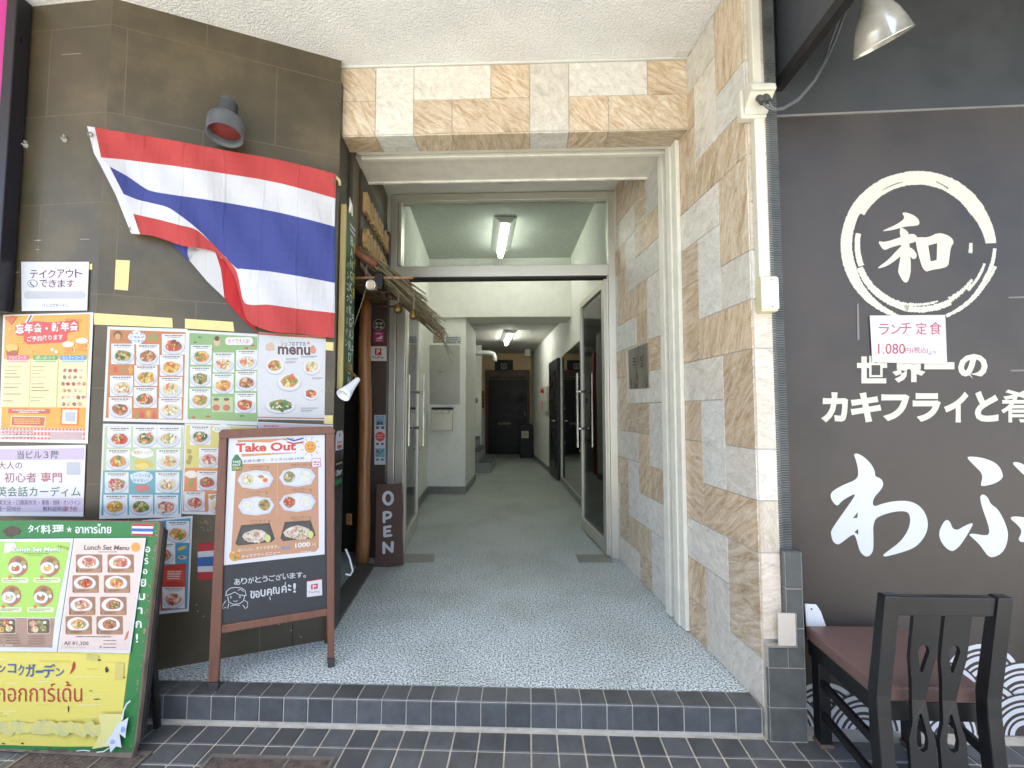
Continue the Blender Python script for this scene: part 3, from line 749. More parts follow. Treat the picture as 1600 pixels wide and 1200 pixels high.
for zq in (1.18, 0.62):
    m = MB(); m.tube([RR(0.18, zq, 0.05), RR(0.18, zq, 0.062)], 0.018, 10); m.build('lock', CHROME, root)
# far end wall with restaurant door
root = thing('end_wall', 'far end wall of the corridor, beige with painted warm light above, white below', 'wall', (-0.7, 11.42, 0))
m = MB(); m.box(-3.5, 0.4, 11.42, 11.55, 1.0, 2.6); m.build('upper_wall', M('warm_lit_beige', (222, 196, 150), 0.7, var=0.06), root)  # beige colour also holds the warm glow of a spotlight
m = MB(); m.box(-3.5, 0.4, 11.421, 11.55, 0.1, 0.999); m.build('lower_wall', M('cool_white_paint', (205, 208, 200), 0.7, var=0.05), root)
m = MB(); m.box(-3.5, -1.05, 11.405, 11.55, 0.0, 0.099); m.build('baseboard', GREYTRIM, root)
root = thing('restaurant_door', 'dark glazed restaurant door under a brown wooden lintel at corridor end', 'door', (-0.6, 11.3, 0))
xL, xR = onY(760, 650, 11.38).x, onY(828, 650, 11.38).x
m = MB(); m.box(xL - 0.02, xL + 0.05, 11.30, 11.415, 0, 2.15); m.box(xR - 0.06, xR, 11.30, 11.415, 0, 2.15); m.box(xL - 0.02, xR, 11.26, 11.29, 2.0, 2.16); m.build('door_casing', M('dark_brown_wood', (74, 46, 30), 0.5, var=0.2), root, bevel=0.004)
m = MB(); m.box(xL + 0.051, xR - 0.061, 11.36, 11.40, 0.05, 1.99); m.build('leaf', M('black_door_glass', (10, 10, 11), 0.4, spec=0.25), root)
m = MB(); m.box(xL + 0.051, xR - 0.061, 11.35, 11.359, 1.93, 1.955); m.box(xL + 0.3, xL + 0.62, 11.35, 11.359, 0.78, 0.84); m.build('rail', M('dull_bronze', (96, 86, 66), 0.5, metal=0.4), root)
m = MB(); m.tube([(xR - 0.13, 11.33, 0.95), (xR - 0.13, 11.33, 1.15)], 0.013, 8); m.tube([(xR - 0.13, 11.33, 1.05), (xR - 0.13, 11.36, 1.05)], 0.01, 8); m.build('handle', CHROME, root)
m = MB(); m.box(xL - 0.15, xR, 11.05, 11.258, 0.002, 0.06); m.build('threshold', M('threshold_stone', (96, 94, 84), 0.6), root, bevel=0.006)
S = Sheet.px((0, 11.36, 0), (0, -1, 0), 0.003)
q = [(773, 562.5), (801.5, 562.5), (801.5, 581.5), (773, 581.5)]
S.base(q, (22, 20, 20), 0.05); S.rect(782.5, 567.5, 791.5, 576.5, (222, 216, 206), rr=1.6); S.rect(783.7, 568.7, 790.3, 575.3, (30, 26, 26), rr=1); S.stroke([(785, 571), (789, 571)], 0.9, (222, 216, 206)); S.stroke([(787, 570), (787, 574.5)], 0.9, (222, 216, 206)); S.stroke([(785, 574), (789, 574)], 0.8, (222, 216, 206))
S.build('shop_sign', PAINT, label='black square shop sign with white emblem above the far door', cat='sign')
m = MB(); q0 = onY(812.5, 663, 11.0); q1 = onY(832, 713, 10.95); m.box(q0.x, q1.x, 10.85, 11.2, 0, q0.z); m.build('black_cabinet', BLACKM, label='small black cabinet standing at the far end of the corridor', cat='cabinet', bevel=0.006)
S = Sheet.px((0, 10.85, 0), (0, -1, 0), 0.002); S.base([(815, 673.5), (826, 673.5), (826, 684.5), (815, 684.5)], (224, 222, 208)); S.rect(817, 676, 824, 682, (196, 196, 140)); S.build('notice', PRINT, label='square cream notice stuck on the black cabinet', cat='notice')
S = Sheet.px((0, 11.40, 0), (0, -1, 0), 0.004); S.base([(750.5, 611), (756, 611), (756, 637), (750.5, 637)], (96, 66, 36), 0.02)
for k in range(4): S.rect(751.8, 613 + k * 6, 754.8, 617 + k * 6, (186, 150, 84))
S.build('wood_plaque', PAINT, label='tall carved wooden plaque left of the far door', cat='plaque')
# stairs on the left beyond the block
root = thing('stairs', 'grey concrete stairs rising to the left in the corridor', 'stairs', (-1.4, 8.3, 0))
P0 = onz(767, 739.5); sy = P0.y
wst = [(767, 739.5), (767, 723), (747.5, 723), (747.5, 706), (737.5, 706), (737.5, 690), (727.5, 690), (727.5, 673), (715, 673), (715, 739.5)]
m = MB(); m.prism([onY(x, y, sy) for x, y in wst], V(0, 1.4, 0)); m.build('flight', M('stair_concrete', (146, 150, 148), 0.7, var=0.08), root, bevel=0.006)
m = MB()
for (x0, x1, y) in ((747.5, 767.5, 723), (737.5, 748, 706), (727.5, 738, 690)):
    a = onY(x0, y, sy); b = onY(x1, y, sy); m.box(a.x, b.x, sy - 0.012, sy + 1.4, a.z + 0.002, a.z + 0.016)
m.build('nosing', M('dark_nosing', (70, 72, 70), 0.6), root)
pr = onY(741, 628, sy + 0.1); pb = onY(741, 692, sy + 0.1)
root2 = thing('handrail_post', 'grey steel newel post with square cap beside the corridor stairs', 'post', (pr.x, sy + 0.1, 0.3))
m = MB(); m.box(pr.x - 0.02, pr.x + 0.02, sy + 0.09, sy + 0.13, pb.z, pr.z); m.build('post', M('grey_green_steel', (104, 116, 114), 0.45), root2)
m = MB(); m.box(pr.x - 0.06, pr.x + 0.06, sy + 0.05, sy + 0.17, pr.z - 0.02, pr.z + 0.07); m.build('cap', M('grey_green_steel', (104, 116, 114), 0.45), root2, bevel=0.004)
rp = onz(732.5, 745)
m = MB(); m.box(rp.x - 0.03, rp.x + 0.035, rp.y, rp.y + 0.09, 0, 2.2); m.build('red_post', M('red_oxide_paint', (150, 62, 52), 0.45), label='red painted steel door post beside the stairs', cat='post', bevel=0.004)
m = MB(); m.box(-3.5, -1.02, 9.9, 10.0, 0, 2.6); m.build('stairwell_wall', WHITEWALL, label='white stairwell wall behind the corridor stairs', cat='wall')
m = MB(); m.box(-3.55, -3.5, 6.7, 11.5, 0, 2.6); m.build('stairwell_side_wall', WHITEWALL, label='white wall closing the left side of the stairwell', cat='wall')
m = MB(); m.box(-3.5, -1.4, 6.6, 6.67, 0, 2.6); m.build('stairwell_front_wall', WHITEWALL, label='white wall closing the stairwell towards the street', cat='wall')
# pipe, boxes, alarm
m = MB(); Yp = 9.2
m.tube([onY(700, 551.5, Yp), onY(766, 551.5, Yp), onY(771, 553.5, Yp), onY(773, 559, Yp), onY(773, 565, Yp)], 0.052, 12); m.build('drain_pipe', M('grey_pvc', (176, 178, 172), 0.45), label='grey elbow drain pipe under the corridor ceiling', cat='pipe')
m = MB(); a = onY(820, 545.5, 10.6); b = onY(829, 557, 10.6); m.box(a.x, b.x, 10.55, 10.75, b.z, a.z); m.build('wall_speaker', M('grey_white_case', (208, 208, 202), 0.5), label='small pale speaker box high in the corridor corner', cat='speaker', bevel=0.01)
al = RR(1.75, 1.38)
root = thing('fire_alarm', 'pale fire alarm panel with red lamp on the corridor wall', 'fire alarm', al)
m = MB(); m.wbox(RR, 1.30, 1.75, 1.14, 1.62, 0.001, 0.06); m.build('panel', M('alarm_panel', (196, 194, 180), 0.45), root, bevel=0.004)
m = MB(); m.lathe(RR(1.62, 1.54, 0.06), RR(0, 0, 1) - RR(0, 0, 0), [(0.05, 0), (0.05, 0.02), (0.035, 0.05), (0, 0.06)], 16); m.build('lamp', M('alarm_red', (190, 24, 30), 0.3), root)
m = MB(); m.wbox(RR, 1.755, 1.80, 1.15, 1.34, 0.001, 0.07); m.build('extinguisher_label', M('alarm_red', (190, 24, 30), 0.3), root)
# ceiling tube lights
def tube_light(label, c, L_, W_, zc, drop, e):
    root = thing('ceiling_light', label, 'ceiling light', c, 'fluorescent lights in the corridor')
    d = RWD; n = V(d.y, -d.x, 0); o = Vector(c)
    m = MB(); pr = [(-W_, 0), (W_, 0), (0.05, -drop), (-0.05, -drop)]
    m.prism([o + n * a + Z * b - d * L_ / 2 for a, b in pr], d * L_); m.build('reflector', M('lamp_white', (226, 228, 224), 0.4, var=0.02), root)
    m = MB(); m.tube([o - d * (L_ / 2 - 0.03) - Z * (drop + 0.035), o + d * (L_ / 2 - 0.03) - Z * (drop + 0.035)], 0.032, 14)
    m.build('tube', M('lit_tube_%d' % e, (255, 255, 250), 0.4, emit=(252, 252, 242), estr=e), root); return root
l1 = onz(785.5, 381, VC - 0.12); tube_light('lit fluorescent tube light seen through the wired glass transom', (l1.x, l1.y, VC - 0.001), 1.0, 0.13, VC, 0.07, 10)
l2 = onz(794, 530, 2.52); tube_light('lit fluorescent tube light deep in the rear corridor', (l2.x, l2.y, 2.599), 1.1, 0.13, 2.6, 0.06, 10)
m = MB(); a = onz(812, 516, 2.6); m.box(a.x - 0.25, a.x + 0.2, a.y - 0.1, a.y + 0.25, 2.594, 2.5995); m.build('ceiling_hatch', GREYPAINT, label='flat ceiling hatch beside the rear corridor light', cat='hatch')
# items on the block
BY = 6.262
S = Sheet.px((0, BY, 0), (0, -1, 0), 0.004); S.base([(671, 539), (718.5, 539), (718.5, 632), (671, 632)], (176, 176, 170), 0.03)
S.rect(676, 550, 712, 556, (160, 158, 152)); S.rect(676, 566, 700, 590, (140, 140, 136)); S.rect(680, 604, 712, 610, (186, 186, 180)); S.rect(676, 618, 712, 622, (150, 150, 146))
S.build('nameplate_panel', M('panel_steel', (168, 168, 162), 0.35, metal=0.7, var=0.1, vscale=3), label='tall brushed steel tenant panel on the white block', cat='nameplate')
root = thing('mailbox', 'small stainless steel mailbox below the tenant panel', 'mailbox', onY(692, 672, BY))
a = onY(677, 640, BY); b = onY(708, 672, BY)
m = MB(); m.box(a.x, b.x, BY - 0.10, BY - 0.001, b.z, a.z); m.build('box', STAIN, root, bevel=0.004)
m = MB(); m.box(a.x + 0.02, b.x - 0.02, BY - 0.115, BY - 0.1005, a.z - 0.05, a.z - 0.01); m.build('flap', M('mail_flap', (206, 206, 200), 0.3, metal=0.6), root, bevel=0.003)
m = MB(); m.box(a.x - 0.005, b.x + 0.005, BY - 0.11, BY - 0.001, a.z + 0.001, a.z + 0.03); m.build('lid', BLACKP, root)
S = Sheet.px((0, BY, 0), (0, -1, 0), 0.003); S.base([(676.5, 518.5), (694.5, 518), (694.5, 536), (676.5, 536)], (186, 180, 158)); S.ell(685.5, 525.5, 6, 5.8, (176, 60, 56)); S.ell(685.5, 525.5, 4.6, 4.4, (206, 192, 176)); S.stroke([(682.5, 526.6), (688.5, 525)], 1.2, (70, 60, 56)); S.stroke([(681.6, 522), (689.5, 529)], 1.2, (176, 60, 56)); S.dash(678, 533, 693, 1, (90, 86, 80))
S.build('no_smoking_sign', PRINT, label='beige no smoking sign with red ring on the white block', cat='sign')
S = Sheet.px((0, BY, 0), (0, -1, 0), 0.003); S.base([(696, 526), (720, 526), (720, 537.5), (696, 537.5)], (212, 216, 218))
for y in (527, 530, 532.5, 535): S.dash(697, y, 716 if y < 531 else 712, 1.2, (86, 96, 112))
S.ell(717, 534, 3, 2.4, (240, 240, 240)); S.ell(717, 534, 2.2, 1.0, (40, 46, 56), rot=-0.4); S.build('security_notice', PRINT, label='small white security notice next to the no smoking sign', cat='notice')
# nameplate on tiled wall
S = Sheet.px(RW0, RWN, 0.012); S.base([(981.5, 547), (1011, 536), (1013, 606), (983.5, 608)], (110, 108, 100), 0.007)
S.build('building_nameplate', M('dark_stainless', (150, 147, 136), 0.3, metal=0.8, var=0.4, vscale=9, stretch=(1, 1, 0.2)), label='dark stainless building nameplate on the stone tiled wall', cat='nameplate')
S2 = Sheet.px(RW0, RWN, 0.0126)
for k, ch in enumerate('ビル'): S2.textq(ch, [(1000, 556 + k * 11), (1006, 554.5 + k * 11), (1006, 563 + k * 11), (1000, 564 + k * 11)], (26, 24, 22), 0.02)
for k in range(3): S2.dash(989, 559 + k * 5, 992.5, 2.4, (30, 28, 26))
S2.build('engraving', PAINT, bpy.data.objects['building_nameplate'])

# ================================================================== RIGHT: pillar trim, shopfront
m = MB()
zt, n_r = ZC, 250
xa, xb = 1.0045, 1.0565
prof = []
z = 0.607; k = 0
while z < zt - 0.012:
    prof += [(1.867, z), (1.862, z + 0.0025), (1.862, z + 0.0065), (1.867, z + 0.009)]; z += 0.0098
m.prism([(xa, 1.94, 0.607)] + [(xa, y, z) for y, z in prof] + [(xa, 1.94, prof[-1][1])], V(xb - xa, 0, 0))
m.build('ribbed_tile_strip', M('ribbed_grey_tile', (88, 92, 90), 0.5, var=0.25, vscale=14), label='vertical strip of ribbed dark grey tile beside the stone tiled pillar', cat='tile strip')
pl = MB()
pl.box(0.9305, 1.0695, 1.8255, 1.99, ZP - 0.01, 0.248, (0.2, 0.2, 0.2), mi=1); pl.box(1.007, 1.0695, 1.8255, 1.929, 0.2482, 0.606, (0.2, 0.2, 0.2), mi=1)
zs = [-0.105, 0.020, 0.168, 0.317, 0.467, 0.612]
gc = (0.095, 0.103, 0.098)
for i in range(5):
    x0 = 0.93 if zs[i + 1] < 0.2 else 1.006
    if zs[i] < 0.2 < zs[i + 1]:
        slab(pl, V(0.93, 1.8255, zs[i]), V(0.077, 0, 0), V(0, 0, 0.248 - zs[i]), V(0, -1, 0), gap=0.0015, col=gc)
    slab(pl, V(x0, 1.8255, zs[i]), V(1.07 - x0, 0, 0), V(0, 0, zs[i + 1] - zs[i]), V(0, -1, 0), gap=0.0015, col=[v * (0.9 + 0.05 * (i % 3)) for v in gc])
    slab(pl, V(x0, 1.929 if x0 > .99 else 1.84, zs[i]), V(0, -(0.1035 if x0 > .99 else .0145), 0), V(0, 0, zs[i + 1] - zs[i]), V(-1, 0, 0), gap=0.0015, col=gc)
    slab(pl, V(1.0695, 1.8255, zs[i]), V(0, 0.10, 0), V(0, 0, zs[i + 1] - zs[i]), V(1, 0, 0), gap=0.0015, col=gc)
slab(pl, V(1.006, 1.8255, 0.606), V(0.064, 0, 0), V(0, 0.10, 0), Z, gap=0.001, col=gc)
pl.build('tiled_plinth', [SLATE, GROUT], label='stepped dark grey tiled plinth at the foot of the pillar', cat='plinth', recalc=False)
m = MB(); m.box(0.9268, 1.0385, 1.816, 1.8235, 0.2485, 0.2555); m.box(1.0345, 1.0385, 1.816, 1.8235, 0.2556, 0.378)
m.build('edge_trim', M('aluminium_edge', (196, 196, 190), 0.35, metal=0.8), label='thin bright metal edge trim at the foot of the pillar tiles', cat='trim')
m = MB(); m.box(0.968, 1.0340, 1.817, 1.8235, 0.2560, 0.377, (0.95, 0.95, 0.95, 0.35))
m.build('corner_tile', STONE, label='small cream corner tile above the plinth step', cat='tile')
# shopfront wall, fascia and painted board
m = MB(); m.wbox(SB, -0.05, 3.6, ZP, ZC, -0.25, -0.03)
m.build('shopfront_wall', M('shopfront_grey', (56, 58, 58), 0.55, var=0.1), label='dark grey shopfront wall behind the painted sign board', cat='wall')
m = MB(); m.wbox(SB, -0.010, 3.6, 2.449, ZC, -0.029, 0.004)
m.build('fascia_panel', M('fascia_grey', (58, 60, 60), 0.5, var=0.06, bump=0.05), label='plain dark grey fascia above the sign board', cat='fascia')
m = MB(); m.wbox(SB, -0.010, 3.6, 2.440, 2.4485, -0.029, 0.007)
m.build('board_trim', M('trim_line', (120, 118, 112), 0.4), label='thin pale trim line between fascia and sign board', cat='trim')
m = MB(); m.box(1.06, 5, 0.6, 1.99, ZC + 0.001, ZC + 0.3)
m.build('added_shade_soffit', BLACKM, label='unseen black soffit added to darken the neighbouring shopfront', cat='soffit')  # unseen soffit added to shade the fascia below it
BOARD = M('brown_black_board', (63, 57, 51), 0.45, var=0.32, vscale=1.3, bump=0.06, bscale=30)
S = Sheet.px(SB0, SBN, 0.002)
q = [SB(-0.008, 2.4395), SB(3.6, 2.4395), SB(3.6, ZP), SB(-0.008, ZP)]
board = MB(); board.wbox(SB, -0.008, 3.6, ZP + 0.001, 2.4395, -0.029, 0.002)
bobj = board.build('sign_board', BOARD, label='large brown black restaurant sign board with white brush lettering', cat='sign')
CR, WH = (246, 243, 222), (246, 250, 248)
def g(pts, ox, oy, k=4.0): return [(ox + x / k, oy + y / k) for x, y in pts]
wa = [(535, 440), (555, 432), (600, 455), (645, 500), (668, 545), (668, 578), (705, 590), (722, 620), (712, 655), (655, 715), (655, 770), (720, 745), (800, 730), (880, 730), (940, 755), (980, 800), (1000, 860), (995, 920), (965, 975), (920, 1020), (860, 1045), (790, 1065), (730, 1080), (715, 1070), (760, 1035), (810, 1000), (855, 950), (885, 890), (890, 830), (870, 795), (800, 795), (720, 815), (655, 850), (660, 1000), (655, 1050), (630, 1078), (605, 1078), (575, 1050), (560, 1000), (545, 945), (525, 940), (450, 1000), (430, 1003), (405, 985), (393, 940), (395, 910), (480, 790), (550, 690), (530, 690), (460, 730), (435, 765), (405, 740), (388, 700), (400, 670), (470, 630), (560, 595), (565, 540), (548, 470)]
def smooth(pts, it=2):
    for _ in range(it):
        o = []
        for i in range(len(pts)):
            a, b = pts[i], pts[(i + 1) % len(pts)]
            o += [(a[0] * .75 + b[0] * .25, a[1] * .75 + b[1] * .25), (a[0] * .25 + b[0] * .75, a[1] * .25 + b[1] * .75)]
        pts = o
    return pts
S.poly(g(smooth(wa), 1200, 600), WH, holes=[g([(560, 800), (530, 840), (560, 835)], 1200, 600), g([(540, 925), (565, 942), (562, 905)], 1200, 600)])
bu = [[(1240, 460), (1260, 452), (1340, 460), (1420, 490), (1455, 530), (1470, 575), (1455, 600), (1410, 625), (1340, 640), (1328, 630), (1340, 590), (1335, 555), (1300, 520)],
      [(1325, 700), (1345, 687), (1375, 710), (1390, 750), (1430, 775), (1465, 830), (1490, 890), (1502, 940), (1490, 1010), (1460, 1060), (1410, 1083), (1380, 1080), (1355, 1050), (1320, 1000), (1270, 955), (1253, 937), (1290, 935), (1340, 945), (1375, 945), (1385, 920), (1370, 860), (1340, 780), (1328, 730)],
      [(1065, 935), (1085, 880), (1115, 843), (1140, 865), (1150, 900), (1180, 915), (1220, 890), (1270, 868), (1283, 875), (1240, 950), (1200, 1010), (1165, 1040), (1145, 1045), (1110, 1025), (1080, 985)],
      [(1505, 835), (1550, 825), (1640, 840), (1720, 900), (1700, 980), (1640, 990), (1555, 985), (1590, 920), (1560, 880)],
      [(1525, 495), (1545, 485), (1600, 500), (1650, 560), (1640, 590), (1600, 570), (1560, 530)], [(1590, 460), (1620, 440), (1680, 480), (1700, 540), (1670, 560), (1630, 500)]]
for p in bu: S.poly(g(smooth(p), 1200, 600), WH)
wo = [[(835, 130), (870, 128), (920, 150), (946, 178), (945, 207), (905, 213), (860, 215), (780, 238), (712, 247), (730, 235), (800, 205), (850, 170), (850, 150)],
      [(685, 305), (730, 315), (850, 275), (905, 258), (935, 280), (930, 305), (900, 320), (850, 325), (770, 345), (730, 365), (710, 350)],
      [(818, 223), (850, 228), (882, 258), (882, 330), (895, 480), (880, 550), (862, 570), (840, 555), (815, 510), (812, 490), (825, 420), (835, 330)],
      [(840, 330), (862, 345), (845, 385), (800, 425), (740, 465), (685, 480), (690, 468), (750, 425), (800, 370)],
      [(868, 340), (905, 355), (930, 390), (925, 415), (905, 422), (885, 400)]]
for p in wo: S.poly(g(smooth(p, 1), 1200, 300), CR)
S.poly(g(smooth([(920, 290), (940, 283), (1000, 285), (1060, 255), (1110, 265), (1150, 290), (1160, 320), (1140, 345), (1130, 430), (1125, 460), (1100, 475), (1010, 490), (990, 500), (965, 480), (945, 420), (925, 340)], 1), 1200, 300), CR, holes=[g([(1000, 335), (1055, 320), (1052, 425), (1015, 435)], 1200, 300)])
def arc(a0, a1, r0, r1, w0, w1, jit=0.7, cx=1433.5, cy=384, n=70, ex=1.015, c=CR):
    """brushed arc, angles counter-clockwise from the right"""
    o = []; i_ = []
    for k in range(n + 1):
        t = k / n; a = R(a0 + (a1 - a0) * t); r = r0 + (r1 - r0) * t; w = w0 + (w1 - w0) * t
        ro = r + w / 2 + rng.uniform(-jit, jit); ri = r - w / 2 + rng.uniform(-jit, jit)
        o.append((cx + ex * ro * math.cos(a), cy - ro * math.sin(a))); i_.append((cx + ex * ri * math.cos(a), cy - ri * math.sin(a)))
    S.poly(o + i_[::-1], c, l=1 if c == CR else 2)
DB = (80, 73, 67)
arc(2, 30, 113, 107, 16, 22, 0.9); arc(30, 100, 107, 106, 24, 21, 0.6); arc(100, 150, 106, 107, 21, 24); arc(150, 200, 110, 109, 17, 18, 0.8); arc(168, 200, 93, 92, 8, 9, 0.6); arc(200, 250, 109, 113, 18, 7, 0.7); arc(201, 262, 95, 97, 10, 12, 0.8); arc(250, 272, 114, 116, 7, 3, 0.6); arc(258, 300, 99, 101, 10, 9, 1.1)
arc(300, 328, 98, 99, 8, 4, 1.4); arc(318, 345, 104, 107, 5, 4, 0.9); arc(292, 335, 118, 118, 5, 9, 0.7); arc(335, 358, 117, 119, 7, 5, 0.6); arc(352, 363, 82, 82, 6, 5, 0.8); arc(330, 345, 121, 124, 3, 5, 0.9); arc(262, 290, 92, 92, 4, 3, 1.0)
arc(103, 122, 102, 102, 1.2, 1.0, 0.4, c=DB); arc(62, 74, 101, 104, 1.8, 1.0, 0.4, c=DB); arc(150, 166, 100, 97, 1.0, 5.0, 0.9, c=DB)
def tb(t, x0, y0, x1, y1, bold=0.05, c=CR): S.text(t, x0, y0, x1, y1, c, bold)
tb('世', 1339, 556, 1386, 599); tb('界', 1394, 556, 1446, 598); tb('一', 1444, 566, 1491, 577, 0.03); tb('の', 1497, 553, 1543, 592)
for ch, a in zip('カキフライと肴', ((1283, 613, 1325, 660), (1329, 613, 1377, 660), (1377, 616, 1421, 658), (1426, 614, 1470, 659), (1475, 612, 1513, 660), (1523, 611, 1560, 659), (1564, 608, 1613, 660))): tb(ch, *a, 0.018 if ch == '肴' else 0.05)
# seigaiha waves painted along the foot of the board
def fan(cx, cy, Rr):
    P = [(cx + Rr * 1.05 * math.cos(R(k * 7.5)), cy - Rr * 1.05 * math.sin(R(k * 7.5))) for k in range(25)]
    S.poly(P, DB)
    for (ro, ri) in ((1.0, .89), (.82, .76), (.70, .58), (.50, .44), (.38, .26)):
        S.poly([(cx + Rr * ro * math.cos(R(k * 7.5)), cy - Rr * ro * math.sin(R(k * 7.5))) for k in range(25)] + [(cx + Rr * ri * math.cos(R(k * 7.5)), cy - Rr * ri * math.sin(R(k * 7.5))) for k in reversed(range(25))], (246, 248, 250))
RF = 62
for row, (y, xs) in enumerate(((1068, (1535,)), (1098, (1472, 1597, 1660)), (1128, (1285, 1410, 1535, 1660)), (1146, (1222, 1347, 1472, 1597)))):
    for x in xs:
        if row < 3 or True: fan(x, y, RF)
S.build('lettering', PAINT, bobj)
S = Sheet.px(SB0, SBN, 0.007)
S.base([(1359, 493), (1477, 492), (1480, 569), (1363, 566)], (240, 238, 242))
PK = (206, 70, 84)
for ch, x, y, w, h in (('ラ', 1373, 506, 16, 17), ('ン', 1392, 507, 15, 15), ('チ', 1407, 504, 17, 18), ('定', 1431, 504, 17, 19), ('食', 1452, 503, 19, 20)): S.text(ch, x, y, x + w, y + h, PK, 0.0)
S.text('1.080', 1372, 537, 1414, 553, PK, 0.0); S.text('円', 1414, 544, 1423, 552, PK, 0); S.text('(税込)', 1425, 542, 1450, 553, PK, 0); S.text('より', 1451, 548, 1462, 554, (90, 100, 190), 0)
S.build('price_note', PRINT, label='white note with red handwriting taped over the big sign', cat='note')
for (x, y, w, h) in ((1338, 480, 3, 52), (1355, 472, 2.5, 10),): pass
S = Sheet.px(SB0, SBN, 0.0034)
for p in ([(1339, 475), (1341.5, 474), (1343, 530), (1339.5, 532)], [(1575, 464), (1600, 463), (1600, 465.5), (1576, 466)], [(1578, 578), (1600, 577.5), (1600, 580), (1580, 580.5)]): S.poly(p, (150, 144, 138), l=1)
S.build('scuffs', PAINT, bobj)
# fin panel of the neighbouring awning, cables and lamp
root = thing('side_fin', 'black edged grey side fin of the neighbouring shop canopy', 'panel', (1.09, 1.4, 2.55))
m = MB(); m.box(1.088, 1.104, 0.7, 1.90, 2.60, 3.066); m.build('sheet', M('fin_grey', (62, 65, 70), 0.4, var=0.06), root)
m = MB(); m.box(1.080, 1.116, 0.7, 1.905, 2.552, 2.598); m.box(1.080, 1.116, 1.9055, 1.918, 2.552, 3.066); m.build('frame', BLACKM, root, bevel=0.003)
# downlight with mirrored shade
lc = onY(1372, 38, 1.62); dr = ray(1384, 42).normalized(); rr_ = dr.cross(Z).normalized(); uu_ = rr_.cross(dr); ax = (rr_ * 0.16 - uu_ * 0.98 - dr * 0.10).normalized()
root = thing('pendant_lamp', 'chrome reflector lamp hanging in front of the dark fascia', 'lamp', lc)
m = MB(); prof = [(0.028, -0.20), (0.034, -0.12), (0.045, -0.085), (0.060, -0.06), (0.064, -0.05), (0.078, -0.02), (0.094, 0.03), (0.105, 0.075), (0.108, 0.080), (0.104, 0.078), (0.09, 0.03), (0.06, -0.045), (0.0, -0.06)]
m.lathe(lc, ax, [(a * .86, b * .86) for a, b in prof], 36); m.build('shade', M('metallised_glass', (214, 211, 198), 0.16, metal=0.55, var=0.25, vscale=9, rvar=0.1), root, recalc=False)
m = MB(); m.lathe(lc, ax, [(0.0, -0.03), (0.022, -0.025), (0.03, 0.01), (0.026, 0.04), (0, 0.05)], 16); m.build('bulb', M('bulb_glass', (240, 226, 190), 0.2), root, recalc=False)
m = MB(); m.tube([lc - ax * 0.19, lc - ax * 0.40], 0.02, 10); m.build('stem', BLACKP, root)
bx = onY(1195, 158, 1.80)
for k, (dx, e) in enumerate(((0, (1305, 62)), (0.006, (1296, 70)))):
    m = MB()
    p = [onY(1192 + 9 * k, 160 - 2 * k, 1.755), onY(1199 + 6 * k, 168 - k, 1.757), onY(1209 + 3 * k, 172 - k, 1.77), onY(1224, 170 - 2 * k, 1.80), onY(1247, 157 - 2 * k, 1.82), onY(1272, 128 - 3 * k, 1.84), onY(1290, 96 - 4 * k, 1.86), onY(e[0], e[1], 1.875), onY(e[0] + 22, e[1] - 60, 1.88)]
    m.tube(p, 0.0055, 8); m.build('power_cable', M('grey_cable', (92, 94, 96), 0.4), label=('lower grey cable looping from the hooded socket up to the lamp', 'upper grey cable looping from the hooded socket up to the lamp')[k], cat='cable', group='cables from the hooded socket')
# trunking, hooded socket box, switch
zA = 2.62
root = thing('cable_trunking', 'cream cable trunking running down the front of the stone pillar', 'trunking', (0.965, 1.83, 1.7))
m = MB(); m.box(0.938, 0.975, 1.815, 1.851, onY(1166, 146, 1.81).z + 0.021, ZC); m.box(0.938, 0.979, 1.815, 1.851, 1.70, onY(1166, 183, 1.81).z - 0.001); m.build('cover', CREAMPL, root, bevel=0.004)
hb = thing('hooded_socket', 'cream hooded outdoor socket box on the pillar with cables plugged in', 'socket box', (0.97, 1.8, 2.3))
hq = onY(1158, 184, 1.81); hr = onY(1198, 146, 1.81)
m = MB(); m.box(hq.x, hr.x, 1.81, 1.851, hq.z, hr.z + 0.02); m.build('back_box', CREAMPL, hb, bevel=0.008)
h0, h1 = onY(1168, 158, 1.73), onY(1206, 136, 1.73)
zb2, zt2 = hq.z + 0.01, hr.z + 0.03
m = MB(); m.prism([(hq.x + 0.012, 1.808, zt2), (hq.x + 0.012, 1.785, zt2 - 0.002), (hq.x + 0.012, 1.745, zt2 - 0.035), (hq.x + 0.012, 1.738, zt2 - 0.062), (hq.x + 0.012, 1.752, zt2 - 0.062), (hq.x + 0.012, 1.80, zb2 + 0.022), (hq.x + 0.012, 1.808, zb2)], V(0.098, 0, 0)); m.build('hood', CREAMPL, hb, bevel=0.006)
for k in (0, 1):
    a = onY(1192 + 9 * k, 160 - 2 * k, 1.755); m = MB(); m.tube([a + V(-0.012, 0.03, 0.05), a + V(-0.004, 0.008, 0.02), a], 0.013, 10); m.build('plug', M('dark_plug', (70, 70, 70), 0.5), hb)
sw = thing('switch_box', 'white switch plate on a cream box on the pillar', 'switch', (0.975, 1.83, 1.56))
m = MB(); m.box(0.937, 1.003, 1.805, 1.851, 1.558, 1.70); m.build('box', M('cream_box', (206, 200, 160), 0.4), sw, bevel=0.003)
m = MB(); m.box(0.936, 1.003, 1.797, 1.8045, 1.565, 1.692); m.build('plate', WHITEPL, sw, bevel=0.002)
m = MB(); m.prism([(0.962, 1.7965, 1.607), (0.962, 1.788, 1.612), (0.962, 1.792, 1.652), (0.962, 1.7965, 1.656)], V(0.03, 0, 0)); m.build('rocker', WHITEPL, sw, bevel=0.001)
for zq in (1.684, 1.574):
    m = MB(); m.tube([(0.976, 1.7968, zq), (0.976, 1.7945, zq)], 0.003, 8); m.build('screw', RUBBER, sw)

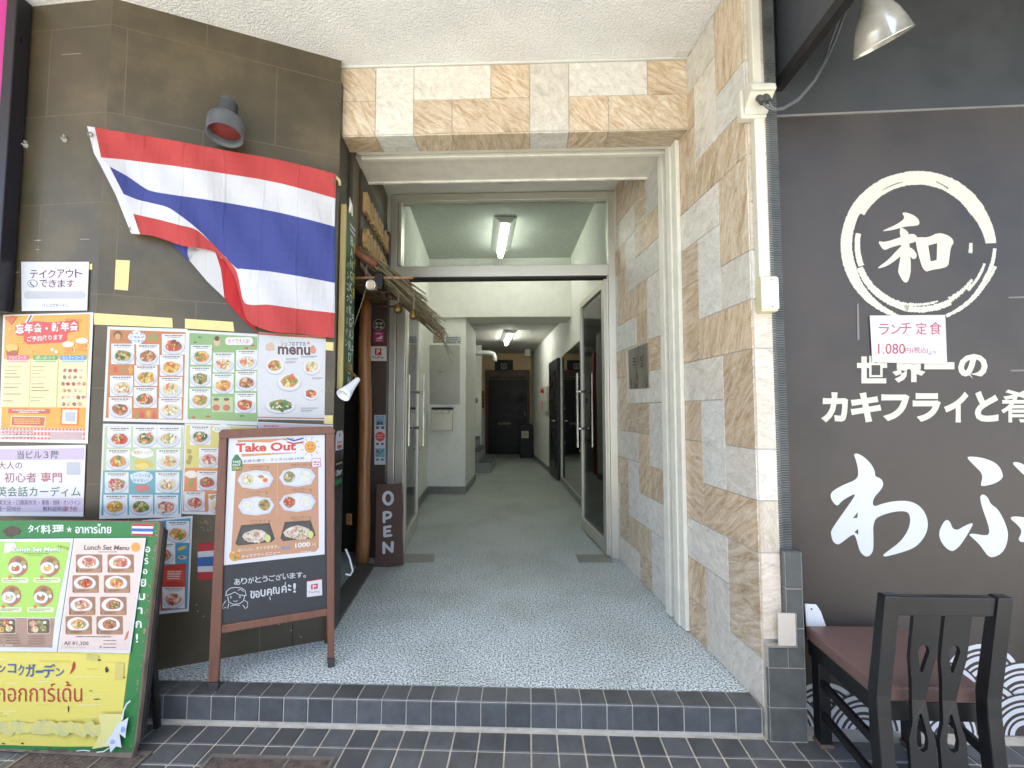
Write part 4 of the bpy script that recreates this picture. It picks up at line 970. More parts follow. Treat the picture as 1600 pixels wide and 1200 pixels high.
# ================================================================== CHAIR
CYB, CXL = 1.43, 1.075
CH = thing('dining_chair', 'black wooden chair with brown vinyl seat facing the sign board', 'chair', (1.27, 1.64, ZP))
cx0, cx1 = 1.032, 1.390        # outer faces of rear posts
zb0 = ZP
def cpost(x0, x1, name='rear_post'):
    m = MB(); m.prism([(x0, 1.39, zb0), (x0, 1.43, zb0), (x0, 1.452, 0.26), (x0, 1.452, 0.32), (x0, 1.395, 0.628), (x0, 1.362, 0.628), (x0, 1.412, 0.32), (x0, 1.412, 0.26)], V(x1 - x0, 0, 0)); m.build(name, BLACKP, CH, bevel=0.005)
cpost(cx0, cx0 + 0.042); cpost(cx1 - 0.042, cx1)
def backY(z): return 1.380 + (0.628 - z) * 0.052 / 0.308   # centre plane of the leaning back
for (z0, z1) in ((0.566, 0.624), (0.03, 0.075)):
    m = MB()
    y0, y1 = backY(z0), backY(z1)
    if z0 < 0.26: y0 = y1 = 1.425
    m.prism([(cx0 + 0.0425, y0 - 0.013, z0), (cx0 + 0.0425, y0 + 0.013, z0), (cx0 + 0.0425, y1 + 0.013, z1), (cx0 + 0.0425, y1 - 0.013, z1)], V(cx1 - cx0 - 0.085, 0, 0)); m.build('back_rail', BLACKP, CH, bevel=0.004)
def splat(xc):
    m = MB(); w = 0.038
    ol = [(-w, 0.566), (w, 0.566), (w, 0.475), (w * .98, 0.43), (0.026, 0.36), (0.020, 0.30), (0.024, 0.24), (w, 0.19), (w, 0.075), (-w, 0.075), (-w, 0.19), (-0.024, 0.24), (-0.020, 0.30), (-0.026, 0.36), (-w * .98, 0.43), (-w, 0.475)]
    h1 = [(0, 0.476), (0.012, 0.468), (0.017, 0.452), (0.012, 0.43), (0.003, 0.388), (-0.003, 0.388), (-0.012, 0.43), (-0.017, 0.452), (-0.012, 0.468)]
    h2 = [(0.003, 0.262), (0.012, 0.225), (0.017, 0.185), (0.012, 0.162), (0, 0.155), (-0.012, 0.162), (-0.017, 0.185), (-0.012, 0.225), (-0.003, 0.262)]
    lo = [[V(x, z, 0) for x, z in L_] for L_ in (ol, h1, h2)]
    tr = geometry.tessellate_polygon(lo); fl = [p for L_ in lo for p in L_]
    f3 = lambda p, o: V(xc + p.x, (backY(p.y) if p.y > 0.27 else 1.432 - (0.27 - p.y) * 0.03) + o, p.y)
    n = len(fl); m.mesh([f3(p, -0.006) for p in fl] + [f3(p, 0.006) for p in fl], [tuple(t) for t in tr] + [tuple(n + i for i in reversed(t)) for t in tr])
    k = 0
    for L_ in lo:
        q = len(L_)
        for i in range(q):
            a, b = k + i, k + (i + 1) % q; m.mesh([f3(fl[a], -0.006), f3(fl[b], -0.006), f3(fl[b], 0.006), f3(fl[a], 0.006)], [(0, 1, 2, 3)])
        k += q
    m.build('splat', BLACKP, CH)
splat(1.166); splat(1.254)
m = MB()
sp = [(1.085, 1.475), (1.40, 1.475), (1.475, 1.875), (1.098, 1.868)]
m.prism([(x, y, 0.262) for x, y in sp], V(0, 0, 0.05)); m.build('seat', LEATHER, CH, bevel=0.010)
m = MB(); m.prism([(x * 0.97 + 0.0385, y * 0.97 + 0.05, 0.205) for x, y in sp], V(0, 0, 0.0565)); m.build('apron', BLACKP, CH, bevel=0.003)
for x in (1.104, 1.43):
    m = MB(); m.box(x, x + 0.042, 1.80, 1.845, ZP + 0.012, 0.2615); l = m.build('front_leg', BLACKP, CH, bevel=0.003)
    m = MB(); m.box(x - 0.003, x + 0.045, 1.797, 1.848, ZP, ZP + 0.0118); m.build('foot_pad', M('worn_wood', (104, 84, 76), 0.6), l)
for (xa_, xb_) in ((1.083, 1.122), (1.385, 1.452)):
    for z0 in (0.11, -0.005):
        m = MB(); m.para((xa_ - 0.009, 1.432, z0), (xb_ - xa_, 0.40, 0), (0.018, 0, 0), (0, 0, 0.03)); m.build('stretcher', BLACKP, CH, bevel=0.003)
m = MB(); a = SB(-0.005, 0.50, 0.02)
pt = [onY(1258, 944, 1.905), onY(1276, 945, 1.905), onY(1283, 956, 1.905), onY(1291, 979, 1.905), onY(1292, 1000, 1.905), onY(1262, 1000, 1.905)]
root = thing('hanging_tag', 'white plastic board with a hole behind the chair seat', 'board', pt[4])
m.prism(pt, V(0, 0.008, 0)); m.build('plate', WHITEPL, root, bevel=0.002)
m = MB(); c = onY(1268, 951.5, 1.9045); m.tube([c, c - V(0, 0.0012, 0)], 0.0035, 10); m.build('hole', BLACKM, root)
# ================================================================== LEFT: lamp, flag, notices
lw = onp(353, 198, DG0 + DGN * 0.12, DGN)
root = thing('wall_lamp', 'grey weathered wall lamp above the flag', 'lamp', lw)
ax = (V(0, 0, -1) + DGN * 0.25).normalized()
m = MB(); m.lathe(lw, ax, [(0.0, -0.165), (0.022, -0.162), (0.034, -0.15), (0.037, -0.135), (0.037, -0.062), (0.049, -0.054), (0.07, -0.037), (0.076, -0.03), (0.078, 0.025), (0.074, 0.045), (0.077, 0.052), (0.07, 0.052), (0.066, 0.025), (0.064, 0.004)], 32); m.build('housing', M('weathered_grey', (84, 88, 92), 0.55, var=0.2, vscale=14), root, recalc=False)
m = MB()
for k in range(8): m.lathe(lw + ax * (-0.132 + k * 0.0095), ax, [(0.036, -0.0025), (0.041, 0), (0.036, 0.0025)], 28)
m.build('cooling_fins', M('fin_dark', (56, 58, 60), 0.5), root, recalc=False)
m = MB(); m.lathe(lw + ax * 0.016, ax, [(0.065, 0), (0.04, 0.005), (0, 0.008)], 28); m.build('red_lens', M('red_lens', (112, 44, 38), 0.35), root, recalc=False)
m = MB(); m.tube([lw - ax * 0.06 - DGN * 0.03, lw - DGN * 0.128 + Z * 0.04], 0.022, 10); m.build('bracket', M('fin_dark', (56, 58, 60), 0.5), root)

# flag, cloth hung in folds; the lower hoist corner is turned up
RED, BLUE, WHT = (210, 76, 74), (68, 80, 158), (236, 238, 244)
B = [
    [(148, 199), (190, 206), (232, 213), (274, 220), (316, 228), (358, 236), (400, 243), (442, 251), (484, 261), (525, 272)],
    [(158, 246), (190, 249), (230, 254), (270, 259), (310, 265), (355, 272), (400, 279), (440, 287), (482, 298), (524, 310)],
    [(171, 260), (200, 276), (232, 297), (268, 304), (310, 310), (355, 317), (400, 325), (440, 333), (482, 343), (523, 354)],
    [(193, 303), (215, 312), (240, 318), (266, 326), (310, 359), (366, 416), (378, 420), (420, 424), (470, 432), (523, 442)],
    [(208, 334), (230, 339), (252, 344), (278, 351), (311, 362), (367, 419), (382, 473), (420, 476), (470, 483), (523, 489)],
    [(219, 366), (240, 369), (262, 376), (285, 384), (336, 394), (366, 432), (386, 500), (425, 518), (470, 522), (522, 528)]]
def fdepth(x, y):
    return 0.045 + 0.012 * math.sin(x * 0.035 + y * 0.012) + 0.007 * math.sin(x * 0.09 - y * 0.05) + 0.003 * math.sin(y * 0.11 + x * 0.02)
def flagp(x, y, o=0.0): return onp(x, y, DG0 + DGN * (fdepth(x, y) + o), DGN)
def interp(c, t):
    t = max(0, min(len(c) - 1.0001, t)); i = int(t); f = t - i
    p0 = c[max(0, i - 1)]; p1 = c[i]; p2 = c[i + 1]; p3 = c[min(len(c) - 1, i + 2)]
    o = []
    for d in (0, 1):
        m1 = (p2[d] - p0[d]) / 2; m2 = (p3[d] - p1[d]) / 2
        h = (2 * f**3 - 3 * f**2 + 1) * p1[d] + (f**3 - 2 * f**2 + f) * m1 * 0.7 + (-2 * f**3 + 3 * f**2) * p2[d] + (f**3 - f**2) * m2 * 0.7
        o.append(h)
    return o
fm = MB(); NS = 54
for k, (colr, sub) in enumerate(((RED, 4), (WHT, 4), (BLUE, 8), (WHT, 4), (RED, 4))):
    c = [v * 0.61 for v in lin(colr)]
    for j in range(sub):
        for i in range(NS):
            P = []
            for (ii, jj) in ((i, j), (i + 1, j), (i + 1, j + 1), (i, j + 1)):
                t = ii * 9 / NS; a = interp(B[k], t); b2 = interp(B[k + 1], t); v = jj / sub
                P.append(flagp(a[0] * (1 - v) + b2[0] * v, a[1] * (1 - v) + b2[1] * v))
            fm.face(P, c, smooth=True)
cw = [v * 0.61 for v in lin((240, 240, 244))]
hd = [(136, 197), (147, 240), (157, 258), (181, 305), (193, 335), (205, 365)]
for k in range(5):
    a, b2, c2, d2 = hd[k], B[k][0], B[k + 1][0], hd[k + 1]
    fm.face([flagp(*a, .001), flagp(*b2, .001), flagp(*c2, .001), flagp(*d2, .001)], cw, smooth=True)
for (pts, colr) in (([(262, 374), (296, 384), (310, 390), (296, 407), (284, 396)], BLUE), ([(294, 383), (338, 392), (346, 400), (351, 466), (324, 440), (296, 407), (293, 396)], (226, 226, 226)), ([(336, 392), (368, 430), (376, 466), (402, 519), (380, 500), (351, 467), (345, 420)], (206, 34, 40))):
    c = [v * 0.61 for v in lin(colr)]
    tr = geometry.tessellate_polygon([[V(x, y, 0) for x, y in pts]])
    fm.mesh([onp(x, y, DG0 + DGN * 0.022, DGN) for x, y in pts], [tuple(t) for t in tr], c)
def cloth_mat():
    m, nt, b = new_mat('flag_cloth'); L = nt.links.new
    at = nd(nt, 'ShaderNodeAttribute', attribute_name='Col'); b.inputs['Roughness'].default_value = 0.8
    L(at.outputs['Color'], b.inputs['Base Color'])
    tc = nd(nt, 'ShaderNodeTexCoord'); mp = nd(nt, 'ShaderNodeMapping'); mp.inputs['Scale'].default_value = (9, 9, 2.2); mp.inputs['Rotation'].default_value = (0, 0.5, 0)
    L(tc.outputs['Object'], mp.inputs[0])
    n = nd(nt, 'ShaderNodeTexNoise'); n.inputs['Scale'].default_value = 0.7; n.inputs['Detail'].default_value = 3; n.inputs['Distortion'].default_value = 0.8; L(mp.outputs[0], n.inputs[0])
    # pressed creases
    br = nd(nt, 'ShaderNodeTexWave'); br.bands_direction = 'X'; br.inputs['Scale'].default_value = 2.1; L(tc.outputs['Object'], br.inputs[0])
    cr = ramp(nt, [(0.0, (1, 1, 1)), (0.02, (0, 0, 0))]); L(br.outputs['Fac'], cr.inputs[0])
    ad = nd(nt, 'ShaderNodeMath'); L(n.outputs[0], ad.inputs[0]); ad2 = nd(nt, 'ShaderNodeMath', operation='MULTIPLY'); ad2.inputs[1].default_value = 0.12; L(cr.outputs[0], ad2.inputs[0]); L(ad2.outputs[0], ad.inputs[1])
    bp = nd(nt, 'ShaderNodeBump'); bp.inputs['Strength'].default_value = 0.7; bp.inputs['Distance'].default_value = 0.03; L(ad.outputs[0], bp.inputs['Height']); L(bp.outputs[0], b.inputs['Normal'])
    return m
flg = fm.build('thai_flag', cloth_mat(), label='red white and blue Thai flag hung with one corner folded up', cat='flag', recalc=False)
for (x, y) in ((141, 210), (207, 357), (522, 282)):
    m = MB(); m.lathe(flagp(x, y, 0.002), DGN, [(0.006, 0), (0.011, 0.002), (0.011, -0.001)], 14); m.build('grommet', M('grommet_metal', (130, 120, 100), 0.4, metal=0.8), flg, recalc=False)
m = MB(); m.tube([onp(524, 276, DG0 + DGN * 0.045, DGN), onp(530, 282, DG0 + DGN * 0.04, DGN), onp(531, 290, DG0 + DGN * 0.03, DGN)], 0.008, 6); m.build('knot', M('yellowed_cord', (206, 190, 140), 0.7), flg)
# ---- tapes, anchors
def tape(pts, W, lab):
    S = Sheet.px(W[0], W[1], 0.0022); S.base(pts, (214, 196, 132), 0.0005); S.build('tape', TAPE, label=lab, cat='tape', group='tape on the dark wall')
DGW = (DG0, DGN); LFW = (DGL, LFN)
tape([(147, 489), (269, 497), (270, 512), (147, 507)], DGW, 'long yellowed tape strip above the orange food menu')
tape([(289, 498), (364, 503), (366, 518), (289, 513)], DGW, 'yellowed tape strip above the green food menu')
tape([(181, 406), (203, 407), (200, 454), (179, 452)], DGW, 'short vertical yellowed tape patch below the flag corner')
tape([(508, 534), (521, 535), (521, 548), (509, 547)], DGW, 'yellowed tape bit at top right of the marble menu')
tape([(506, 649), (520, 649), (520, 663), (506, 662)], DGW, 'yellowed tape bit at bottom right of the marble menu')
tape([(139, 412), (144, 412), (144, 421), (139, 421)], LFW, 'tiny tape bit at the edge of the takeout note')
for (x, y, lab) in ((102, 219, 'pale wall plug higher on the dark street wall'), (41, 228, 'pale wall plug near the pink sign')):
    c = onp(x, y, DGL, LFN); m = MB(); m.lathe(c, LFN, [(0.012, 0), (0.011, 0.006), (0.005, 0.008), (0.004, 0.018), (0, 0.02)], 8); m.para(c + Z * 0.008 + LFN * 0.002, V(0.006, 0, 0), LFN * 0.01, Z * 0.012); m.build('wall_plug', M('grey_plug', (150, 148, 140), 0.6), label=lab, cat='wall plug', group='wall plugs', recalc=False)
# scuffs on street wall are part of the wall paint
S = Sheet.px(DGL, LFN, 0.0012)
for p in ([(52, 375.5), (60, 374.5), (67, 375), (60, 376.8)], [(125, 373), (140, 373.6), (140, 374.6), (125, 374.2)], [(55, 389), (63, 389.4), (58, 391)], [(96, 85), (127, 83), (127, 84), (96, 86)], [(12, 419), (20, 424), (30, 425), (30, 426), (18, 425.5)]): S.poly(p, (176, 170, 156), l=1)
S.build('scuffs', PAINT, bpy.data.objects['panel_wall.001'])
# ---- takeout note
S = Sheet.px(DGL, LFN, 0.006); S.base([(33, 409), (139, 409), (136, 485), (34, 486)], (236, 239, 244))
for k, ch in enumerate('テイクアウト'): S.text(ch, 47 + k * 14, 422 - k * .3, 59 + k * 14, 435 - k * .3, (120, 40, 72), 0.008)
S.ell(51, 443, 8, 6, (60, 60, 84)); S.ell(51, 443, 7.2, 5.2, (236, 239, 244)); S.stroke([(48, 441), (48.5, 444), (53, 447)], 1.6, (60, 60, 84))
for k, ch in enumerate('できます'): S.text(ch, 62 + k * 14, 437, 74 + k * 14, 449, (120, 40, 72), 0.008)
S.rect(38, 455, 134, 467, (206, 208, 214), rr=5); S.text('バンコクガーデン', 66, 474, 107, 480, (70, 70, 80), 0.0)
S.build('takeout_note', PRINT, label='white handwritten takeout note in Japanese above the orange poster', cat='note')
# ---- year-end party poster
S = Sheet.px(DGL, LFN, 0.005); S.base([(5, 492), (146, 488), (137, 693), (-2, 690)], (240, 238, 232))
def m1(x, y):  # zoomed-in reading (818x1200 crop) -> photograph
    return (x * 150 / 818, 480 + y * 220 / 1200)
def pp(L_): return [m1(*p) for p in L_]
S.poly(pp([(45, 75), (770, 58), (722, 1130), (5, 1125)]), (238, 172, 52))
for k in range(26):
    x, y = rng.uniform(60, 740), rng.uniform(80, 400); c = m1(x, y); S.ell(c[0], c[1], rng.uniform(.8, 2.2), rng.uniform(.8, 2.2), rng.choice([(222, 84, 40), (246, 196, 80), (240, 150, 40)]), n=8)
S.poly(pp([(200, 150), (250, 70), (290, 70), (240, 150)]), (240, 240, 240)); S.poly(pp([(220, 150), (262, 70), (276, 70), (232, 150)]), (40, 40, 80))
S.poly(pp([(130, 150), (300, 118), (430, 130), (640, 112), (670, 130), (672, 200), (575, 220), (572, 280), (540, 300), (240, 318), (205, 290), (205, 245), (140, 240)]), (222, 70, 62))
for k, ch in enumerate('忘年会・新年会'):
    x = 135 + k * 77; S.textq(ch, pp([(x, 142 - k * 3), (x + 72, 140 - k * 3), (x + 72, 224 - k * 4), (x, 226 - k * 4)]) if ch != '・' else pp([(x + 25, 172), (x + 45, 172), (x + 45, 192), (x + 25, 192)]), (250, 246, 240), 0.035)
S.textq('ご予約承ります', pp([(235, 250), (540, 230), (540, 276), (235, 294)]), (250, 246, 240), 0.02)
S.textq('バンコクガーデン', pp([(560, 92), (700, 100), (695, 128), (556, 118)]), (212, 60, 56), 0.01)
S.poly(pp([(40, 90), (110, 72), (150, 80), (100, 150)]), (226, 120, 60))
for (x, y) in ((105, 380),): S.poly(pp([(50, 360), (160, 370), (150, 415), (60, 415)]), (176, 90, 40)); S.ell(*m1(105, 345), 9, 6, (236, 196, 90), n=9, jit=.3)
for (x, y, a) in ((585, 350, -0.15), (700, 320, 0.35)):
    c = m1(x, y); S.poly([(c[0] - 7, c[1] - 5), (c[0] + 7, c[1] - 5 + a * 8), (c[0] + 6, c[1] + 9 + a * 6), (c[0] - 6, c[1] + 9)], (240, 150, 40)); S.ell(c[0], c[1] - 6, 9, 4.5, (250, 248, 240), n=12, jit=.15); S.stroke([(c[0] + 7, c[1] - 2), (c[0] + 11, c[1]), (c[0] + 10, c[1] + 6), (c[0] + 6, c[1] + 6)], 1.4, (244, 220, 160))
S.ell(*m1(445, 360), 2.6, 2.4, (250, 250, 246), n=8); S.ell(*m1(480, 380), 2.6, 2.4, (250, 250, 246), n=8)
S.poly(pp([(30, 440), (745, 440), (735, 855), (15, 850)]), (244, 232, 176))
for (x0, x1, c, t) in ((60, 245, (226, 110, 130), 'アロイコース'), (285, 490, (96, 170, 70), 'お腹いっぱいコース'), (515, 735, (90, 160, 210), 'セレクトコース')):
    S.poly(pp([(x0, 412), (x1, 410), (x1, 450), (x0, 450)]), c); S.textq(t, pp([(x0 + 20, 416), (x1 - 20, 414), (x1 - 20, 444), (x0 + 20, 446)]), (250, 248, 244), 0.01)
    c0 = m1(x0 + 15, 455); c1 = m1(x1 - 10, 470); S.rect(c0[0], c0[1], c1[0], c1[1], tuple(int(v * .5 + 118) for v in c))
S.poly(pp([(262, 445), (268, 445), (252, 852), (246, 852)]), (226, 190, 110)); S.poly(pp([(496, 445), (502, 445), (486, 852), (480, 852)]), (226, 190, 110))
for x0 in (48, 280):
    for k in range(11):
        if rng.random() < 0.8: a = m1(x0 - k * 1.5, 505 + k * 29); S.dash(a[0], a[1], a[0] + rng.uniform(12, 28), 1.2, rng.choice([(90, 76, 50), (150, 136, 100), (180, 166, 130)]))
for r_ in range(6):
    for k in range(4 + (r_ in (2, 4))):
        c = m1(555 - 12 * (r_ in (2, 4)) + k * 45 - r_ * 2, 540 + r_ * 57); S.ell(c[0], c[1], 3.9, 3.9, (240, 236, 226), n=12); S.food(c[0], c[1], 3.3, 3.3, rng.choice(PAL), n=6, big=.6)
S.poly(pp([(75, 862), (430, 866), (422, 908), (68, 905)]), (214, 84, 76)); a = m1(105, 873); S.dash(a[0], a[1], a[0] + 52, 1.6, (250, 240, 230)); a = m1(160, 890); S.dash(a[0], a[1], a[0] + 32, 1.6, (250, 240, 230))
S.poly(pp([(98, 925), (392, 930), (384, 1020), (90, 1014)]), (250, 220, 190)); S.poly(pp([(106, 934), (384, 938), (376, 1012), (98, 1006)]), (200, 96, 52))
for k in range(3): a = m1(125, 950 + k * 17); S.dash(a[0], a[1], a[0] + 40, 1.4, (246, 200, 120))
S.poly(pp([(520, 858), (678, 860), (670, 1010), (512, 1006)]), (238, 120, 40)); S.poly(pp([(536, 872), (662, 874), (655, 996), (528, 992)]), (246, 230, 210)); S.poly(pp([(560, 895), (645, 897), (640, 975), (553, 972)]), (190, 196, 206))
S.poly(pp([(5, 1030), (724, 1036), (722, 1130), (5, 1125)]), (214, 106, 100))
for k in range(24): S.poly(pp([(10 + k * 30, 1030), (24 + k * 30, 1030), (22 + k * 30, 1128), (8 + k * 30, 1127)]), (236, 190, 184))
for k in range(2): S.poly(pp([(5, 1046 + k * 44), (724, 1052 + k * 44), (724, 1068 + k * 44), (5, 1062 + k * 44)]), (240, 214, 208))
for k in range(3): a = m1(18, 1048 + k * 26); S.dash(a[0], a[1], a[0] + 50, 2.6, (250, 248, 246)); S.dash(a[0] + .6, a[1] + .8, a[0] + 50, 1.2, (60, 44, 44))
S.poly(pp([(430, 1062), (700, 1066), (700, 1128), (430, 1126)]), (206, 176, 180))
S.build('party_poster', LAMI, label='orange poster announcing year end parties in Japanese', cat='poster')
# ---- english lesson poster
S = Sheet.px(DGL, LFN, 0.005); S.base([(-6, 697), (134, 695), (130, 807), (-6, 806)], (240, 240, 244))
S.poly([(-6, 702), (132, 700), (131.5, 718), (-6, 719)], (214, 196, 222)); S.text('当ビル３階', 27, 704, 92, 717, (84, 100, 96), 0.01)
S.text('大人の', -3, 721, 35, 733, (140, 84, 110), 0.008); S.text('初心者', 7, 738, 57, 754, (170, 100, 116), 0.01); S.text('専門', 64, 738, 97, 754, (190, 96, 100), 0.01)
S.text('英会話カーディム', -5, 760, 126, 776, (84, 124, 112), 0.01)
S.rect(104, 722, 126, 742, (198, 204, 212), rr=3); S.poly([(-6, 778), (131, 778), (130, 800), (-6, 800)], (218, 206, 228))
S.text('英文法・口頭英作文・', -2, 781, 62, 789, (96, 88, 120), 0.005); S.text('新宿・池袋・オンライン', 66, 781, 126, 789, (96, 88, 120), 0.005)
S.text('週一回90分', -4, 791, 33, 799, (96, 88, 120), 0.005); S.text('無料説明会', 67, 791, 104, 799, (96, 88, 120), 0.005); S.text('要予約', 101, 791, 121, 799, (186, 80, 100), 0.005)
S.build('lesson_poster', PRINT, label='white and lilac poster for English conversation lessons', cat='poster')
# ---- food menus on the angled wall
def menu(quad, bg): S = Sheet.px(DG0, DGN, 0.004); S.base(quad, (238, 238, 234)); return S
S = menu([(168, 510), (293, 514), (289, 661), (161, 658)], 0); S.poly([(172, 515), (290, 519), (286, 656), (165, 653)], (206, 132, 74))
S.ell(184, 524, 7, 7, (120, 90, 50), n=12); S.ell(184, 526, 5, 5, (216, 170, 110), n=12); S.ell(214, 527, 14, 10.5, (246, 246, 244), n=12, jit=.12)
for k, t in enumerate(('タイの', '酒飲みの', 'おつまみ')): S.text(t, 202, 518.5 + k * 6, 226, 523.5 + k * 6, (60, 120, 180), 0.02)
S.rect(232, 523, 246, 531, (150, 160, 84), rr=2)
for (x, y) in ((174, 537), (213, 538), (253, 522), (172, 587), (210, 571), (250, 555), (170, 621), (209, 605), (249, 589), (248, 622)): S.dish(x, y, x + 36, y + 32, pal())
for (x, y) in ((180, 577), (194, 576), (204, 578), (222, 648), (232, 646), (241, 649), (214, 650)): S.ell(x, y, 3.5, 6, rng.choice([(230, 170, 90), (170, 150, 80), (214, 90, 70)]), n=9, jit=.25)
S.build('food_menu', LAMI, label='orange food menu sheet of Thai snacks top left of the menu group', cat='menu', group='menu sheets on the angled wall')
S = menu([(293, 516), (403, 522), (403, 665), (289, 661)], 0); S.poly([(296, 520), (402, 526), (402, 659), (293, 655)], (150, 188, 120))
S.ell(339, 534, 5, 7, (230, 190, 150), n=12); S.ell(339, 529, 4, 4, (96, 70, 40), n=10); S.rect(352, 527, 395, 539, (246, 246, 244), rr=5); S.text('タイで大人気!', 356, 529, 391, 537, (222, 120, 150), 0.01)
for (x, y) in ((312, 527), (305, 535), (330, 546), (395, 540), (385, 544), (303, 652), (325, 651), (378, 650), (396, 640)): S.ell(x, y, 3.5, 1.6, rng.choice([(196, 90, 90), (90, 140, 80)]), n=8, jit=.3)
for (x, y) in ((298, 539), (333, 551), (369, 547), (297, 573), (332, 584), (368, 580), (296, 607), (367, 614)): S.dish(x, y, x + 33, y + 31, pal())
S.rect(331, 620, 364, 644, (190, 214, 160))
for (x, y) in ((338, 628), (354, 628)): S.ell(x, y, 4.5, 5.5, (230, 196, 150), n=10); S.ell(x, y - 4, 4.6, 2.4, (120, 96, 50), n=10); S.ell(x, y + 9, 6, 5, (200, 120, 100), n=10)
S.build('food_menu', LAMI, label='pale green food menu sheet right of the orange snack menu', cat='menu', group='menu sheets on the angled wall')
S = menu([(404, 519), (509, 526), (507, 657), (402, 655)], 0); S.poly([(405, 521), (508, 528), (506.5, 652), (403, 650)], (228, 230, 232)); S.poly([(404, 519.5), (509, 526.5), (509, 530), (404, 523)], (196, 110, 70)); S.poly([(402.5, 651), (506.5, 653), (506.5, 655), (402.5, 653)], (206, 130, 90))
for k in range(14): x, y = rng.uniform(408, 500), rng.uniform(560, 648); S.stroke([(x, y), (x + rng.uniform(3, 12), y + rng.uniform(-6, 6))], rng.uniform(.4, 1.6), (212, 216, 220), caps=False)
S.text('シェフおすすめ', 439, 533, 478, 540, (80, 60, 60), 0.01, sl=1); S.text('menu', 434, 541, 485, 554, (96, 66, 58), 0.03, sl=1)
S.ell(422, 542, 8, 7, (226, 196, 170), n=10, jit=.2); S.ell(489, 546, 5, 6, (230, 150, 120), n=9, jit=.25); S.ell(482, 536, 2.5, 2.5, (236, 160, 70), n=8)
for (x, y, rx, ry) in ((430, 572, 15, 13), (487, 574, 14, 12), (452, 597, 19, 14), (486, 616, 12, 9), (438, 634, 24, 12)): S.ell(x, y + 1, rx, ry, (186, 192, 206)); S.ell(x, y, rx * .96, ry * .95, (240, 240, 240)); S.food(x, y - 1, rx * .76, ry * .74, pal(), n=18)
for (x0, y, x1) in ((447, 560, 466), (470, 556, 496), (446, 565, 462), (488, 590, 504), (470, 637, 496), (470, 641, 488)): S.dash(x0, y, x1, 1.2, (120, 116, 112)); S.dash(x0, y + 2, x1 - 4, .8, (160, 156, 150))
S.build('chef_menu', LAMI, label='white marble patterned chef recommendation menu under the flag', cat='menu', group='menu sheets on the angled wall')
S = menu([(161, 662), (288, 664), (283, 808), (155, 811)], 0); S.poly([(164, 666), (286, 668), (285, 735), (161, 735)], (196, 216, 170)); S.poly([(161, 735), (285, 735), (281, 803), (158, 805)], (104, 176, 186))
for r_, y in enumerate((667, 702, 738, 773)):
    for k, x in enumerate((168 - r_ * 2, 208 - r_ * 2, 246 - r_ * 1.5)):
        if k == 1 and r_ == 1: S.ell(x + 17, y + 6, 17, 8, (246, 246, 244), n=14, jit=.1); S.text('野菜たっぷり', x + 3, y + 2, x + 31, y + 8, (210, 170, 60), 0.01); S.ell(x + 18, y + 24, 15, 8, (226, 200, 90), n=10, jit=.25); S.ell(x + 18, y + 26, 10, 5, (240, 220, 120), n=9, jit=.2); continue
        if k == 1 and r_ == 2: S.ell(x + 17, y + 8, 18, 10, (226, 240, 244), n=14, jit=.08); S.text('シーフードは', x + 3, y + 2, x + 31, y + 8, (60, 130, 170), 0.01); S.text('外せない！', x + 4, y + 10, x + 28, y + 15, (60, 130, 170), 0.01); S.ell(x + 18, y + 25, 11, 6, (216, 120, 110), n=10, jit=.2); continue
        S.dish(x, y, x + 37, y + 32, pal())
S.build('food_menu', LAMI, label='green and teal food menu sheet below the orange snack menu', cat='menu', group='menu sheets on the angled wall')
S = menu([(288.5, 661.5), (402, 666), (401, 806), (284, 803)], 0); S.poly([(291, 664), (401, 668), (401, 733), (289, 731)], (226, 214, 120)); S.poly([(289, 731), (401, 733), (400, 801), (286, 799)], (232, 140, 80))
for (x, y) in ((297, 665), (311, 700), (308, 736), (288, 768), (345, 703), (343, 740), (326, 772), (366, 700), (362, 775)): S.dish(x, y, x + 32, y + 30, pal())
S.ell(346, 670, 15, 7, (246, 246, 240), n=12, jit=.1); S.text('エスニック', 335, 667, 357, 673, (150, 140, 60), 0.01); S.ell(299, 741, 10, 6, (250, 240, 220), n=12, jit=.1)
for (x, y) in ((296, 705), (298, 715), (295, 722), (300, 750), (297, 757), (331, 777)): S.ell(x, y, 4, 4, (170, 160, 80), n=8, jit=.25)
S.build('food_menu', LAMI, label='yellow and orange food menu sheet half hidden by the takeout board', cat='menu', group='menu sheets on the angled wall')
S = menu([(403.5, 659), (520, 664), (518, 800), (403, 800)], 0); S.poly([(405, 661), (518, 666), (516, 795), (405, 795)], (236, 206, 208)); S.dash(412, 664.5, 436, 2.2, (206, 110, 130))
S.build('food_menu', LAMI, label='pink menu sheet almost hidden behind the takeout board', cat='menu', group='menu sheets on the angled wall')
S = menu([(222, 813), (301, 806), (295, 955), (216, 963)], 0); S.poly([(224, 816), (298, 809.5), (292.5, 951), (219, 958)], (84, 160, 190))
S.dish(260, 814, 296, 848, PAL[0]); S.dish(240, 848, 274, 881, PAL[4]); S.poly([(252, 884), (291, 880), (289, 950), (248, 953)], (206, 66, 50)); S.rect(256, 890, 288, 908, (214, 90, 72))
for k in range(4): S.dash(262, 892 + k * 3.6, 284 - k, 1.8, (246, 226, 220))
S.dish(254, 917, 289, 950, PAL[6]); S.dish(224, 920, 251, 954, PAL[5]); S.dish(226, 884, 250, 915, PAL[2]); S.ell(285, 856, 8, 2.4, (236, 200, 80), rot=-.4, n=9, jit=.2); S.ell(285, 871, 7, 3, (226, 206, 180), n=10); S.ell(284, 870.5, 3.5, 1.5, (150, 100, 60), n=8)
S.build('food_menu', LAMI, label='blue food menu sheet behind the green lunch board', cat='menu', group='menu sheets on the angled wall')
